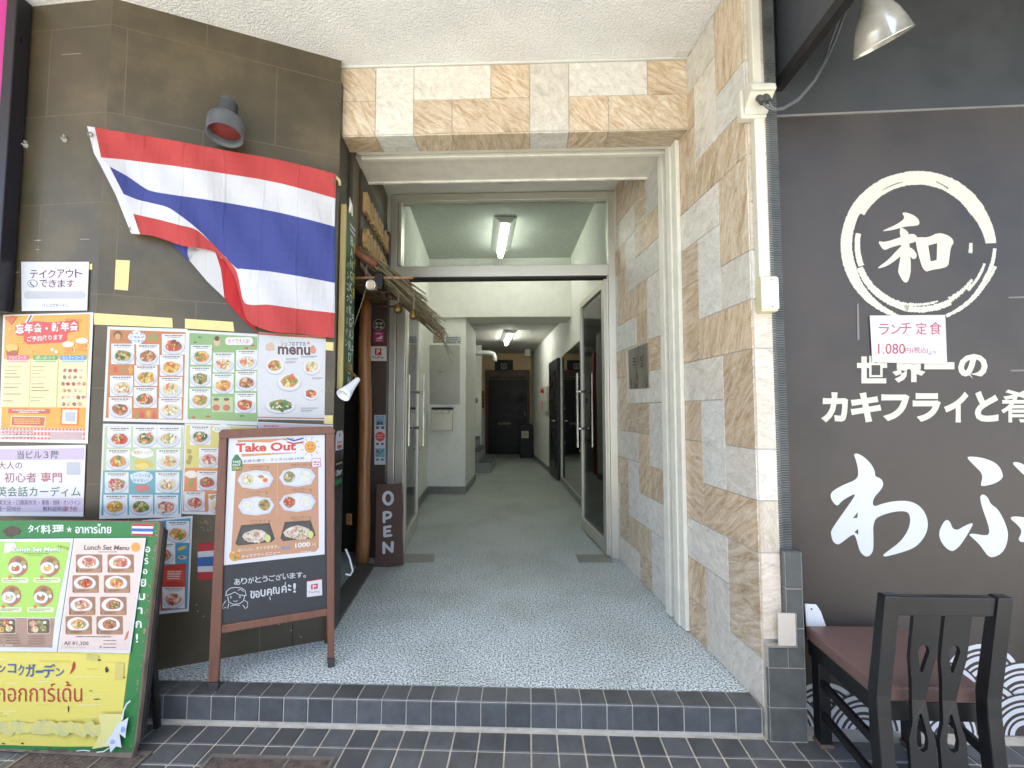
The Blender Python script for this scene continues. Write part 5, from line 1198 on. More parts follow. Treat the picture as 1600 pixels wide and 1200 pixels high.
S = Sheet.px(DG0, DGN, 0.003); S.base([(309, 850), (337, 847), (335, 905), (309, 907)], (204, 44, 56)); S.poly([(309, 862), (336.5, 860), (335.5, 893), (309, 894)], (236, 240, 246), l=1); S.poly([(309, 871), (336.2, 869), (335.8, 884), (309, 885)], (44, 110, 190), l=2); S.poly([(309, 871), (336.2, 869), (336.2, 869.2), (309, 871.2)], (44, 110, 190))
S.dash(313, 873, 333, 2, (240, 244, 250), sl=-1); S.dash(311, 879, 333, 2.4, (240, 244, 250), sl=-1); S.build('flag_notice', PRINT, label='small flag striped notice left of the takeout board', cat='notice')
S = Sheet.px(DG0, DGN, 0.0012)
for k in range(16): x, y = rng.uniform(312, 330), rng.uniform(811, 829); S.stroke([(x, y), (x + rng.uniform(-3, 4), y + rng.uniform(-3, 3))], .8, (170, 160, 130), caps=False)
for (x, y) in ((307, 945), (318, 963), (309, 955), (436, 975), (470, 995), (455, 985)): S.ell(x, y, 1.2, 1, (200, 190, 160), n=7)
S.poly([(456.5, 974), (457.8, 974), (457.6, 1012), (456.2, 1012)], (8, 8, 8)); S.build('scuffs', PAINT, bpy.data.objects['panel_wall'])
# ---- pink light box at the far left edge
pk = onp(35, 100, DGL + LFN * 0.05, LFN); kx = pk.x - 0.022
root = thing('pink_sign', 'magenta sign box with black frame at the far left edge', 'sign', (kx - 0.4, 1.88, 1.6))
zlo = onp(6, 486, DGL + LFN * 0.05, LFN).z
m = MB(); m.box(kx - 0.9, kx - 0.05, 1.874, 1.90, zlo + .02, ZC - 0.02); m.build('face', M('magenta_panel', (176, 40, 128), 0.35, var=0.06), root)
m = MB(); m.box(kx - 0.0495, kx, 1.862, 1.925, zlo, ZC - 0.005); m.box(kx - 0.9, kx - 0.05, 1.862, 1.925, zlo, zlo + 0.0195); m.build('frame', M('black_anodised', (28, 26, 32), 0.35), root, bevel=0.004)
# ================================================================== A-BOARD
a0 = onz(330, 1080); a1 = onz(517, 1043); AE = (a1 - a0).normalized(); AH = V(-AE.y, AE.x, 0); LE = R(5)
AU = Z * math.cos(LE) + AH * math.sin(LE); AN = AE.cross(AU).normalized()
if AN.y > 0: AN = -AN
def AB(x, y, o=0.0): return onp(x, y, a0 + AN * o, AN)
def abar(q, th, o, mat, name, parent, bev=0.004):
    P = [AB(x, y, o) for x, y in q]; m = MB(); m.prism(P, -AN * th); return m.build(name, mat, parent, bevel=bev)
ab = thing('takeout_board', 'brown framed chalkboard easel with takeout menu standing on the step', 'sign board', (a0 + a1) / 2)
lg = abar([(342, 685), (354.5, 684), (345.5, 990), (341, 1066), (324.5, 1067)], 0.03, 0.0, WOODBR, 'leg', ab); abar([(324.3, 1067.5), (341.2, 1066.5), (339.5, 1083), (323.8, 1083)], 0.034, 0.002, RUBBER, 'foot_cap', lg, .003)
lg = abar([(509, 677), (523, 676), (522.5, 1029), (511.5, 1029)], 0.03, 0.0, WOODBR, 'leg', ab); abar([(510.8, 1029.5), (523.3, 1029.5), (523, 1043), (512, 1044)], 0.034, 0.002, RUBBER, 'foot_cap', lg, .003)
abar([(341.5, 676), (347, 671), (518, 666), (523.5, 672), (523.2, 676.5), (509, 678), (354.5, 685), (341.8, 685)], 0.03, 0.003, WOODBR, 'top_rail', ab)
abar([(346, 977), (511.3, 951), (511.3, 962.5), (345.5, 990.5)], 0.026, -0.001, WOODBR, 'lower_rail', ab)
cb = abar([(354, 684), (509.5, 677.5), (511.5, 953), (346, 979)], 0.01, -0.012, M('chalkboard', (44, 47, 50), 0.6, var=0.22, vscale=9, bump=0.05), 'chalkboard', ab, 0)
# back frame of the easel
m = MB()
bt = [AB(348, 680, -0.035), AB(517, 673, -0.035)]; bf = [a0 + AH * 0.30 + AE * 0.02, a1 + AH * 0.24 - AE * 0.02]
for t_, f_ in zip(bt, bf):
    m = MB(); m.tube([t_, f_ + Z * 0.004], 0.012, 6); m.build('rear_leg', WOODBR, ab)
S = Sheet.px(a0 + AN * -0.012, AN, 0.0008)
CHK = (226, 232, 236)
for k, ch in enumerate('ありがとうございます。'):
    x = 366 + k * 10.8; y = 904 - k * 1.15; w = 9.5 if ch != '。' else 4; h = 10 - .1 * k; S.text(ch, x, y + (0 if ch != '。' else 6), x + w, y + (h if ch != '。' else 10), CHK, 0.012)
for ch, x, y, w, h in (('ข', 391, 923, 7, 12), ('อ', 399, 923, 7, 11), ('บ', 407, 921, 8, 11), ('ค', 417, 919.5, 8, 11), ('ณ', 426, 917, 11, 11), ('ค', 440, 915, 8, 11), ('ะ', 450, 913, 5, 10), ('!', 458, 911, 4.5, 15)): S.text(ch, x, y, x + w, y + h, CHK, 0.02)
S.stroke([(421, 933), (422.5, 934.5), (422, 937)], 1.4, CHK); S.stroke([(446, 910), (445.5, 914)], 1.3, CHK)
gx, gy, gk = 330, 870, 200 / 1091
def gs(pts, w=1.1): S.stroke([(gx + x * gk, gy + y * gk) for x, y in pts], w, CHK)
gs([(125, 330), (130, 295), (160, 268), (210, 260), (260, 266), (290, 290), (298, 330)]); gs([(125, 330), (160, 320), (200, 300), (240, 325), (298, 330)]); gs([(140, 340), (150, 385), (190, 405), (240, 400), (275, 375), (285, 335)]); gs([(125, 375), (100, 410), (95, 445), (120, 430), (140, 440), (150, 400)]); gs([(285, 370), (312, 390), (308, 430), (290, 440), (270, 410)]); gs([(190, 375), (208, 382), (225, 372)], .9); gs([(165, 335), (165, 352), (175, 350), (172, 336)], .8); gs([(240, 335), (240, 350), (250, 348), (248, 335)], .8); gs([(165, 420), (205, 410), (245, 415)], .9); gs([(230, 285), (250, 275), (275, 295)], .9)
for k in range(26): x, y = rng.uniform(352, 508), rng.uniform(892, 965); S.stroke([(x, y), (x + rng.uniform(-2, 3), y + rng.uniform(-.8, 4))], rng.uniform(.5, 1.4), (70, 74, 76), caps=False)
S.build('chalk_writing', PAINT, cb)
S = Sheet.px(a0 + AN * -0.012, AN, 0.003)
S.base([(479.5, 908), (503, 904), (503.5, 930), (479.5, 933)], (240, 240, 242)); S.poly([(479.5, 907.6), (503, 903.7), (503, 905.3), (479.5, 909)], (206, 40, 56)); S.poly([(486, 913.3), (496.5, 911.5), (496.5, 919.5), (486, 921)], (222, 40, 66)); S.text('P', 488.5, 914, 494.5, 919.5, (248, 240, 240), 0.03); S.text('PayPay', 483, 924, 500, 928, (130, 130, 136), 0.0, sl=-1.5)
S.build('payment_sticker', PRINT, ab)
S = Sheet.px(a0 + AN * -0.012, AN, 0.002)
def m2(x, y): return (340 + x * 190 / 991, 660 + y * 230 / 1200)
def p2(L_): return [m2(*p) for p in L_]
S.base(p2([(92, 128), (873, 100), (872, 1075), (50, 1165)]), (238, 240, 246))
TB = (206, 150, 112)
S.poly(p2([(150, 340), (820, 318), (826, 1020), (800, 1052), (520, 1078), (120, 1130), (110, 1080), (130, 700)]), TB); S.poly(p2([(160, 145), (620, 128), (640, 250), (200, 280)]), (216, 160, 100))
S.poly(p2([(135, 175), (200, 160), (430, 165), (520, 140), (640, 170), (655, 215), (630, 245), (440, 250), (160, 258), (140, 235)]), (246, 246, 248))
S.textq('Take Out', p2([(148, 172), (640, 158), (640, 228), (148, 245)]), (222, 66, 50), 0.04)
for k, c in enumerate(((60, 80, 170), (240, 240, 244), (200, 60, 70))): S.stroke(p2([(565, 130 + k * 14), (620, 150 + k * 12), (700, 128 + k * 16)]), 2.4, c, caps=False)
c = m2(755, 200); S.ell(c[0], c[1], 9, 9.4, (240, 170, 50))
for k in range(9): a = k * .7; S.stroke([(c[0] + 11.5 * math.cos(a), c[1] + 11.5 * math.sin(a)), (c[0] + 15 * math.cos(a), c[1] + 15 * math.sin(a))], 1.5, (244, 186, 90))
S.ell(c[0] - 3, c[1] - 2, .9, 1.2, (80, 50, 30), n=8); S.ell(c[0] + 3, c[1] - 2.4, .9, 1.2, (80, 50, 30), n=8); S.stroke([(c[0] - 3, c[1] + 2.5), (c[0], c[1] + 4), (c[0] + 3.4, c[1] + 2)], .8, (80, 50, 30))
S.textq('お持ち帰り・ランチ11:00-14:30', p2([(210, 305), (705, 278), (705, 302), (210, 330)]), (90, 92, 110), 0.005)
S.poly(p2([(115, 310), (130, 285), (145, 262), (165, 262), (200, 310), (205, 350), (195, 392), (115, 395)]), (60, 130, 74))
for k, t in enumerate(('TAKE', 'OUT', 'OK!')): S.textq(t, p2([(120, 314 + k * 26), (190, 309 + k * 26), (188, 328 + k * 26), (122, 333 + k * 26)]), (244, 246, 240) if k < 2 else (236, 220, 90), 0.03)
S.poly(p2([(765, 295), (840, 290), (842, 362), (768, 368)]), (206, 130, 160)); S.poly(p2([(771, 300), (835, 296), (836, 356), (773, 362)]), (246, 240, 244)); a = m2(783, 318); S.dash(a[0], a[1], a[0] + 9, 2.2, (196, 90, 130)); a = m2(783, 338); S.dash(a[0], a[1], a[0] + 9, 1.8, (196, 90, 130))
S.stroke(p2([(488, 330), (484, 780)]), .8, (226, 186, 150), caps=False); S.stroke(p2([(150, 622), (822, 605)]), .6, (226, 186, 150), caps=False)
def tray(x, y, left, right, sl=0):
    S.poly(p2([(x - 150, y), (x - 110, y - 60), (x, y - 82), (x + 110, y - 68), (x + 148, y - 12), (x + 110, y + 55), (x, y + 75), (x - 110, y + 60)]), (214, 222, 240)); S.poly(p2([(x - 135, y), (x - 100, y - 50), (x, y - 70), (x + 100, y - 56), (x + 134, y - 10), (x + 100, y + 44), (x, y + 62), (x - 100, y + 48)]), (232, 237, 246))
    for sgn, kind in ((-1, left), (1, right)):
        c = m2(x + sgn * 68, y - 4 - (8 if sgn > 0 else 0)); S.ell(c[0], c[1], 10.2, 9.6, (206, 212, 224), n=14)
        if kind == 'rice': S.ell(c[0], c[1], 9.4, 8.6, (240, 240, 228), n=12, jit=.06); [S.ell(c[0] + rng.uniform(-6, 6), c[1] + rng.uniform(-5, 5), 1.6, .8, (226, 226, 208), n=6, rot=rng.uniform(0, 3)) for _ in range(12)]
        elif kind == 'egg': S.ell(c[0], c[1], 10, 8.6, (244, 240, 226), n=11, jit=.14); S.ell(c[0] + 2, c[1] + 2.5, 4, 3.4, (236, 120, 40)); S.ell(c[0] - 4, c[1] - 3, 5, 3, (196, 150, 90), n=9, jit=.2)
        else: S.food(c[0], c[1], 9.6, 8.8, kind, n=20)
tray(310, 470, PAL[3], 'egg'); tray(650, 450, PAL[2], 'rice'); tray(315, 685, 'rice', [(170, 160, 70), (110, 140, 60), (206, 190, 110), (190, 110, 60), (90, 100, 40)]); tray(652, 655, PAL[1], 'rice')
for q in ([(192, 838), (425, 820), (468, 950), (440, 975), (165, 1005), (145, 985)], [(548, 812), (758, 798), (800, 920), (770, 945), (535, 968), (512, 945)]):
    cx_, cy_ = sum(p[0] for p in q) / 6, sum(p[1] for p in q) / 6
    S.poly(p2(q), (32, 34, 36)); S.poly([m2(cx_ + (p[0] - cx_) * .86, cy_ + (p[1] - cy_) * .84) for p in q], (54, 56, 58)); c = m2(cx_, cy_); S.food(c[0], c[1], 22, 11, [(226, 214, 190), (244, 236, 214), (236, 222, 190), (150, 170, 90), (226, 190, 190), (210, 150, 110), (240, 240, 230)], n=60, big=.2)
    c = m2(cx_ + 105, cy_ + 15); S.ell(c[0], c[1], 4.5, 6, (220, 224, 130), n=10)
for (x, y, t) in ((250, 350, 'パッタイタレー'), (600, 335, 'カオマンガイ'), (240, 558, 'グリーンカレー'), (600, 535, 'パネンカレー'), (260, 792, 'パッタイ'), (595, 764, 'カオパックン')):
    S.textq(t, p2([(x, y + 5), (x + 135, y - 2), (x + 135, y + 16), (x, y + 23)]), (96, 60, 44), 0.008); a = m2(x + 20, y + 30); S.dash(a[0], a[1], a[0] + 17, .8, (150, 104, 80)); S.stroke(p2([(x + 150, y + 5), (x + 165, y + 15), (x + 160, y + 28)]), .9, (80, 50, 44))
S.textq('おいしい、すぐできます。', p2([(165, 1030), (500, 995), (500, 1022), (165, 1058)]), (246, 232, 190), 0.03); S.textq('テイクアウトメニュー', p2([(195, 1082), (508, 1045), (508, 1072), (195, 1108)]), (248, 236, 226), 0.03)
S.textq('全品', p2([(520, 1008), (590, 1000), (590, 1032), (520, 1040)]), (84, 150, 190), 0.03); S.textq('1000', p2([(632, 985), (755, 970), (755, 1010), (632, 1024)]), (248, 248, 248), 0.03); S.textq('円', p2([(772, 985), (800, 982), (800, 1008), (772, 1011)]), (226, 214, 200), 0.02)
S.food(*m2(140, 1090), 9, 9, PAL[5], n=12); a = m2(675, 1052); S.dash(a[0], a[1], a[0] + 17, 1, (246, 226, 210), sl=-1)
S.build('takeout_menu', LAMI, ab)
# ================================================================== GREEN LUNCH BOARD
g0 = onz(0, 1176, ZP); g1 = onz(207, 1187, ZP); GE = (g1 - g0).normalized(); GH = V(-GE.y, GE.x, 0); GL = R(5.5)
GU = Z * math.cos(GL) + GH * math.sin(GL); GN = GE.cross(GU).normalized()
if GN.y > 0: GN = -GN
def GB(x, y, o=0.0): return onp(x, y, g0 + GN * o, GN)
gb = thing('lunch_board', 'weathered green and yellow lunch menu board at the left foot of the step', 'sign board', (g0 + g1) / 2)
m = MB(); m.prism([GB(*p) for p in ((-120, 1168), (205, 1186), (212, 1160), (250, 818), (246, 815), (-120, 812))], -GN * 0.022)
panel = m.build('panel', M('weathered_plywood', (112, 98, 84), 0.75, var=0.25, vscale=14, bump=0.2), gb, bevel=0.004)
m = MB(); m.prism([GB(*p, -0.023) for p in ((213, 1150), (222, 1150), (257, 830), (248, 822))], -GN * 0.02); m.build('side_rail', M('black_worn_rail', (40, 38, 36), 0.6, var=0.3, vscale=20), gb, bevel=0.003)
for xx in (-90, 200):
    t_ = GB(xx + 30, 840, -0.03); f_ = GB(xx, 1180, -0.03); f_ = V(f_.x, f_.y + 0.13, ZP + 0.004); m = MB(); m.tube([t_, f_], 0.013, 6); m.build('rear_leg', M('black_worn_rail', (40, 38, 36), 0.6), gb)
S = Sheet.px(g0, GN, 0.0004)
GR, YE = (44, 132, 66), (238, 226, 110)
def wob(pts): return [(x + rng.uniform(-.5, .5), y + rng.uniform(-.5, .5)) for x, y in pts]
S.poly(wob([(-120, 813), (100, 813.5), (247, 817), (240, 900), (232, 960), (224, 1030), (218, 1090), (213, 1130), (208, 1168), (205, 1176), (150, 1176), (100, 1172), (60, 1172), (-120, 1164)]), GR)
S.poly(wob([(-120, 1014), (60, 1017), (203, 1019), (198, 1060), (192, 1110), (185, 1160), (178, 1166), (100, 1166), (-120, 1160)]), YE)
for k in range(60):
    y = rng.uniform(1020, 1160); x = rng.uniform(-100, 175 - (y - 1020) * .1); L_ = rng.uniform(8, 50); S.poly([(x, y), (min(x + L_, 190 - (y - 1020) * .12), y + .4), (min(x + L_, 190 - (y - 1020) * .12), y + rng.uniform(1, 3)), (x + 2, y + rng.uniform(1, 3))], rng.choice([(240, 230, 130), (232, 216, 92), (244, 238, 160), (226, 208, 96)]), l=rng.choice((3, 4, 5, 6)))
S.bb.append((-120, 1010, 210, 1180, 7))
for k in range(40):
    t = rng.random(); y = 830 + t * 340; x = 246 - t * 41 + rng.uniform(-6, 1) * rng.random(); S.ell(x, y, rng.uniform(.5, 2.4), rng.uniform(.6, 3), rng.choice([(150, 120, 80), (110, 90, 70), (170, 140, 100)]), n=7, jit=.4)
for k in range(26): x = rng.uniform(-60, 200); S.ell(x, 1170 + rng.uniform(-1, 4), rng.uniform(2, 9), rng.uniform(.8, 2.2), (104, 92, 78), n=8, jit=.4)
for (x, y, rx, ry) in ((168, 1047, 2.5, 5), (155, 1031, 4, 1.2), (194, 1058, 3, 1), (108, 1107, .8, 5), (36, 1161, 2.5, 1.2), (6, 1161, 3, 1), (143, 1079, 3, .8), (153, 1092, 5, .7)): S.ell(x, y, rx, ry, (56, 48, 40), n=7, jit=.4)
S.poly([(182, 1035), (195, 1035), (194, 1060), (180, 1062)], (222, 206, 122)); S.poly([(136, 1022), (156, 1024), (154, 1032), (136, 1030)], (214, 204, 120))
S.ell(19, 830, 15, 8, (72, 58, 48), n=12, jit=.2); S.rect(13, 824, 31, 836, (84, 68, 54), rr=2)
for ch, x, y, w, h in (('タ', 44, 820, 9, 12), ('イ', 54, 820.5, 9, 11), ('料', 64, 820, 16, 14), ('理', 82, 820, 18, 13), ('★', 104, 822, 9, 10)): S.text(ch, x, y, x + w, y + h, (244, 248, 244), 0.02)
S.text('อาหารไทย', 118, 818.5, 174, 833.5, (244, 248, 244), 0.02)
S.poly([(206, 818), (241, 818.5), (239, 838), (205, 837)], (200, 90, 84))
for k, c in enumerate(((190, 60, 60), (244, 244, 244), (50, 110, 190), (244, 244, 244), (190, 60, 60))):
    q = (0, .17, .36, .64, .83, 1); S.poly([(207, 819 + 17.5 * q[k]), (240, 819.5 + 17.5 * q[k]), (239.4, 819.5 + 17.5 * q[k + 1]), (206.6, 819 + 17.5 * q[k + 1])], c)
for ch, x, y, w, h in (('อ', 227, 854, 8, 9), ('ร', 226, 871.5, 6, 10), ('อ', 223.5, 889, 7, 8), ('ย', 219.5, 904.5, 9, 12), ('ม', 216, 927, 11, 10.5), ('า', 215, 949, 8, 10), ('ก', 212, 970, 9.5, 11), ('!', 212.5, 990, 3.5, 14)): S.text(ch, x, y, x + w, y + h, (244, 248, 244), 0.02)
S.stroke([(229.5, 866), (230, 868.5)], 1.4, (244, 248, 244))
for ch, x, y, w, h in (('バ', -31, 1040, 14, 15), ('ン', -2, 1038, 11, 13), ('コ', 13, 1037, 13, 14), ('ク', 29, 1038, 10, 17), ('ガ', 41, 1037, 15, 20), ('ー', 57, 1047, 11, 4), ('デ', 68, 1037, 19, 22), ('ン', 88, 1043, 13, 13)): S.text(ch, x, y, x + w, y + h, (52, 96, 166), 0.015)
S.poly(smooth([(116, 1032), (118.5, 1036), (118, 1044), (114, 1050), (109, 1054), (113, 1046), (114, 1039)]), (200, 40, 40))
S.text('บางกอกการ์เด้น', -48, 1064, 129, 1096, (190, 44, 46), -0.006)
for k in range(34): S.ell(-10 + k * 5.2, 1133 + rng.uniform(-1, 6), rng.uniform(6, 12), rng.uniform(6, 11), rng.choice([(222, 217, 138), (214, 213, 146), (228, 221, 132), (232, 224, 124)]), n=14, jit=.1)
S.poly(wob([(160, 1112), (198, 1112), (190, 1160), (150, 1166), (165, 1140)]), (236, 232, 150)); S.poly(wob([(190, 1128), (206, 1117), (203, 1135), (202, 1150), (193, 1142), (196, 1164), (187, 1162), (178, 1172), (176, 1158), (168, 1160), (180, 1145)]), (226, 236, 244)); S.ell(198, 1136, 3.5, 5, (150, 184, 214), n=9, jit=.2); S.ell(182, 1155, 4, 4, (170, 196, 222), n=9, jit=.2)
S.stroke([(197, 1120), (199, 1106), (204, 1096), (209, 1092)], 2.2, (236, 242, 246)); S.stroke([(158, 1171), (168, 1170), (176, 1165)], 1.6, (236, 242, 246)); S.stroke([(122, 1172), (132, 1171), (142, 1172)], 1.6, (236, 242, 246))
S.build('painted_face', PAINT, panel)
def m3(x, y): return (x * 260 / 1357, 800 + y * 230 / 1200)
def p3(L_): return [m3(*p) for p in L_]
S = Sheet.px(g0, GN, 0.006); S.base(p3([(-60, 222), (598, 215), (462, 1140), (-120, 1135)]), (226, 232, 236))
S.poly(p3([(-40, 240), (575, 245), (450, 860), (-90, 855)]), (166, 220, 84)); S.poly(p3([(-90, 862), (448, 866), (425, 1105), (-110, 1100)]), (172, 138, 122))
S.poly(p3([(40, 250), (120, 248), (140, 290), (60, 335), (30, 330)]), (226, 222, 214))
S.textq('Lunch Set Menu', p3([(108, 285), (498, 282), (492, 328), (102, 328)]), (84, 130, 170), 0.05); S.textq('Lunch Set Menu', p3([(112, 287), (498, 284), (492, 322), (106, 322)]), (248, 250, 246), 0.02); a = m3(190, 335); S.dash(a[0], a[1], a[0] + 40, 1.6, (110, 140, 60)); a = m3(230, 352); S.dash(a[0], a[1], a[0] + 22, 1, (120, 150, 70)); S.textq('人気です!', p3([(472, 262), (568, 290), (562, 315), (466, 282)]), (110, 90, 40), 0.01)
for (x, y) in ((148, 440), (408, 440), (95, 680), (355, 680), (-110, 440), (-160, 680)):
    c = m3(x, y); S.ell(c[0], c[1], 15.5, 16, (176, 104, 70)); S.ell(c[0] + 1, c[1] - 9, 5, 3.6, (120, 90, 50), n=10, jit=.1); S.ell(c[0] + 9, c[1] - 5, 4.4, 3.4, (170, 160, 80), n=10, jit=.1); S.ell(c[0] + 11, c[1] + 1, 2.8, 3, (244, 244, 240), n=10); S.ell(c[0] - 3, c[1] + 3, 11.5, 9.5, (210, 214, 222)); S.ell(c[0] - 3, c[1] + 3, 10.4, 8.6, (236, 237, 240)); S.food(c[0] - 3, c[1] + 3, 7, 5.6, pal(), n=12); S.ell(c[0] - 3, c[1] - 1, 3, 2.4, (246, 244, 238), n=8)
    c2 = m3(x - 60, y + 110); S.rect(c2[0] - 14, c2[1] - 3, c2[0] + 28, c2[1] + 5, (226, 240, 190), rr=3); S.ell(c2[0] - 1, c2[1] - 4, 3, 3, (222, 120, 50), n=9); S.dash(c2[0] - 11, c2[1] - .5, c2[0] + 24, 1.2, (110, 120, 80)); S.dash(c2[0] - 11, c2[1] + 2, c2[0] + 14, 1, (130, 140, 90)); S.dash(c2[0] + 5, c2[1] - 5, c2[0] + 15, 1.2, (110, 90, 60))
for (x, y) in ((40, 930), (318, 930)): c = m3(x, y); S.rect(c[0] - 18, c[1] - 12, c[0] + 18, c[1] + 12, (220, 200, 190), rr=3); S.rect(c[0] - 17, c[1] - 11, c[0] + 17, c[1] + 11, (96, 74, 54), rr=3); [S.food(c[0] + dx, c[1] + dy, 6, 5, pal(), n=8) for dx, dy in ((-9, -4), (2, -5), (-6, 5), (8, 3))]; S.ell(c[0] + 10, c[1] - 6, 3, 2.4, (246, 244, 240), n=9)
for k in range(4): a = m3(40 + k * 5, 1000 + k * 22); S.dash(a[0], a[1], a[0] + 22, 1, (110, 84, 74)); a = m3(230, 1010 + k * 20); S.dash(a[0], a[1], a[0] + 26, .9, (120, 92, 82))
S.textq('¥1,300', p3([(-20, 1080), (105, 1078), (105, 1098), (-20, 1100)]), (240, 226, 220), 0.01)
S.build('lunch_sheet', LAMI, gb, label='green lunch set menu sheet')
S = Sheet.px(g0, GN, 0.006); S.base(p3([(604, 215), (1190, 212), (1060, 1152), (468, 1140)]), (228, 230, 234))
S.poly(p3([(612, 232), (1172, 230), (1046, 1128), (484, 1118)]), (232, 214, 206))
S.textq('Lunch Set Menu', p3([(690, 266), (1060, 272), (1052, 312), (686, 308)]), (92, 60, 50), 0.025); a = m3(800, 322); S.dash(a[0], a[1], a[0] + 30, 1.2, (130, 100, 90)); c = m3(1108, 286); S.poly([(c[0] + (8 if k % 2 else 6.6) * math.cos(k * .262), c[1] + (8 if k % 2 else 6.6) * math.sin(k * .262)) for k in range(24)], (234, 160, 60))
for r_, y in enumerate((345, 515, 690, 848)):
    for k in (0, 1):
        x0 = 620 - r_ * 28 + k * 258 - k * r_ * 2; a = m3(x0, y); b2 = m3(x0 + 215, y + 150 - (r_ == 1) * 6); S.rect(a[0], a[1], b2[0], b2[1], (158, 106, 76), rr=2.5); cx_, cy_ = (a[0] + b2[0]) / 2, (a[1] + b2[1]) / 2 - 2; S.ell(cx_ - 1, cy_ + 1, 17.5, 11.5, (206, 210, 220)); S.ell(cx_ - 1, cy_, 16.5, 10.6, (238, 238, 240)); S.food(cx_, cy_, 12.5, 8, pal(), n=24, big=.3); S.poly([(a[0] + 2, b2[1] - 7), (b2[0] - 1, b2[1] - 7), (b2[0] - 1, b2[1] - .5), (a[0] + 2, b2[1] - .5)], (176, 130, 92)); S.text(str(r_ * 2 + k + 1), a[0] + 1, b2[1] - 6.5, a[0] + 3.5, b2[1] - 1.5, (70, 44, 34), 0.01); S.dash(a[0] + 7, b2[1] - 5, a[0] + 26, 1.2, (96, 64, 46)); S.dash(a[0] + 7, b2[1] - 3, a[0] + 20, .8, (120, 84, 62))
a = m3(622, 1012); S.dash(a[0], a[1], a[0] + 54, 1.5, (96, 76, 70)); S.textq('All ¥1,300', p3([(525, 1052), (724, 1054), (720, 1090), (520, 1088)]), (84, 66, 62), 0.008); a = m3(525, 1100); S.stroke([a, (a[0] + 34, a[1] + .5)], .4, (170, 140, 136), caps=False)
for k in range(3): a = m3(845, 1044 + k * 28); S.dash(a[0], a[1], a[0] + 20, 1.3, (110, 90, 84))
S.poly(p3([(1012, 1050), (1035, 980), (1055, 965), (1040, 1030)]), (206, 110, 84)); S.ell(*m3(822, 1100), 2, 1.6, (110, 160, 90), n=8)
S.build('lunch_sheet', LAMI, gb, label='pale pink lunch set menu sheet priced 1,300 yen')
# ================================================================== SIDE DOORWAY: post, boards, signs, awning
pb = onz(565, 882); PX, PY = pb.x, pb.y
m = MB(); n = 20; pts = []; rs = []
for k in range(17):
    t = k / 16; z = t * 2.03; pts.append(V(PX + 0.008 * math.sin(z * 2.3) + 0.004 * math.sin(z * 7), PY + 0.006 * math.sin(z * 3.1), z)); rs.append(0.047 + 0.003 * math.sin(z * 5 + 1))
m.tube(pts, rs, n); m.build('log_post', LOG, label='varnished natural log post beside the restaurant doorway', cat='post')
# OPEN board leaning on the door frame
oq = [(588, 757), (628, 754), (629.5, 884), (585, 887)]
ob0 = onz(607, 886); OL = R(3); ON = V(0.02, -math.cos(OL), math.sin(OL)).normalized()
def OB(x, y, o=0.0): return onp(x, y, ob0 + ON * o, ON)
m = MB(); m.prism([OB(*p) for p in ((588, 757), (600, 756.3), (612, 756.8), (628, 754.5), (629, 800), (627.8, 830), (629.3, 860), (629.6, 883.5), (610, 885.5), (585.5, 887.5), (587, 820))], -ON * 0.022)
opn = m.build('open_board', WOODSIGN, label='dark wooden OPEN board leaning beside the glass entrance', cat='sign', bevel=0.003)
S = Sheet.px(ob0, ON, 0.0006)
OW = (244, 246, 250)
def ost(p, w=4.6): S.stroke(p, w, OW)
ost([(606.5 + 6.8 * math.cos(a * .3927), 778.5 + 9.3 * math.sin(a * .3927)) for a in range(17)], 4.8)
ost([(600.2, 801.5), (600.2, 815.5)]); ost([(600.2, 801), (605, 800.2), (610, 801.5), (611, 805), (608.5, 808.5), (604, 809.6), (600.4, 809.8)], 4.2)
ost([(601, 824), (601, 837)]); ost([(601, 824), (610, 822.6)], 4); ost([(601, 830.6), (609, 829.6)], 4); ost([(601, 837.6), (611, 836.3)], 4.2)
ost([(599.8, 863.5), (599.8, 848.5)]); ost([(599.8, 849), (612, 861.5)], 4.4); ost([(612.6, 861.5), (613.2, 847.6)])
S.build('lettering', PAINT, opn)
# stickers on the brown panel
PN = V(0, -1, 0); P0_ = V(0, 3.555, 0)
def stk(): return Sheet.px(P0_, PN, 0.0015)
S = stk(); S.base([(592 + 9 * math.cos(k * .314), 507.5 + 9 * math.sin(k * .314)) for k in range(20)], (206, 200, 190)); S.ell(592, 507.5, 8.2, 8.2, (34, 30, 30))
for (a, b2) in ((586.5, 503.5), (592.8, 503.5), (586.5, 509), (593, 509.5)): S.rect(a, b2, a + 4.6, b2 + 3.8, (196, 190, 180), rr=.8)
S.build('round_sticker', PRINT, label='round black payment sticker, topmost on the brown panel', cat='sticker', group='stickers on the brown panel')
S = stk(); S.base([(583.8, 518.3), (600, 518.3), (600, 534.5), (583.8, 534.5)], (196, 48, 120)); S.dash(587, 520.3, 597, 1.8, (246, 230, 240)); S.poly([(587, 530), (590, 527.5), (593, 527), (595, 524), (598, 525.5), (597, 528), (597, 530)], (246, 236, 242)); S.dash(588, 531.5, 596, 1.4, (246, 230, 240))
S.build('pink_sticker', PRINT, label='square pink sticker between the round and the PayPay stickers', cat='sticker', group='stickers on the brown panel')
S = stk(); S.base([(578.6, 540), (604, 540), (604, 564), (579, 564)], (240, 238, 236)); S.poly([(578.6, 540), (604, 540), (604, 541.4), (578.6, 541.4)], (190, 50, 60)); S.poly([(585.8, 544.3), (596, 544.3), (596, 554.8), (585.8, 554.8)], (214, 34, 54)); S.text('P', 588.4, 546, 594, 553.6, (248, 240, 240), 0.03); S.text('PayPay', 582, 556.5, 600, 561, (70, 66, 70), 0.01)
S.build('payment_sticker', PRINT, label='white and red PayPay sticker on the brown panel', cat='sticker', group='stickers on the brown panel')
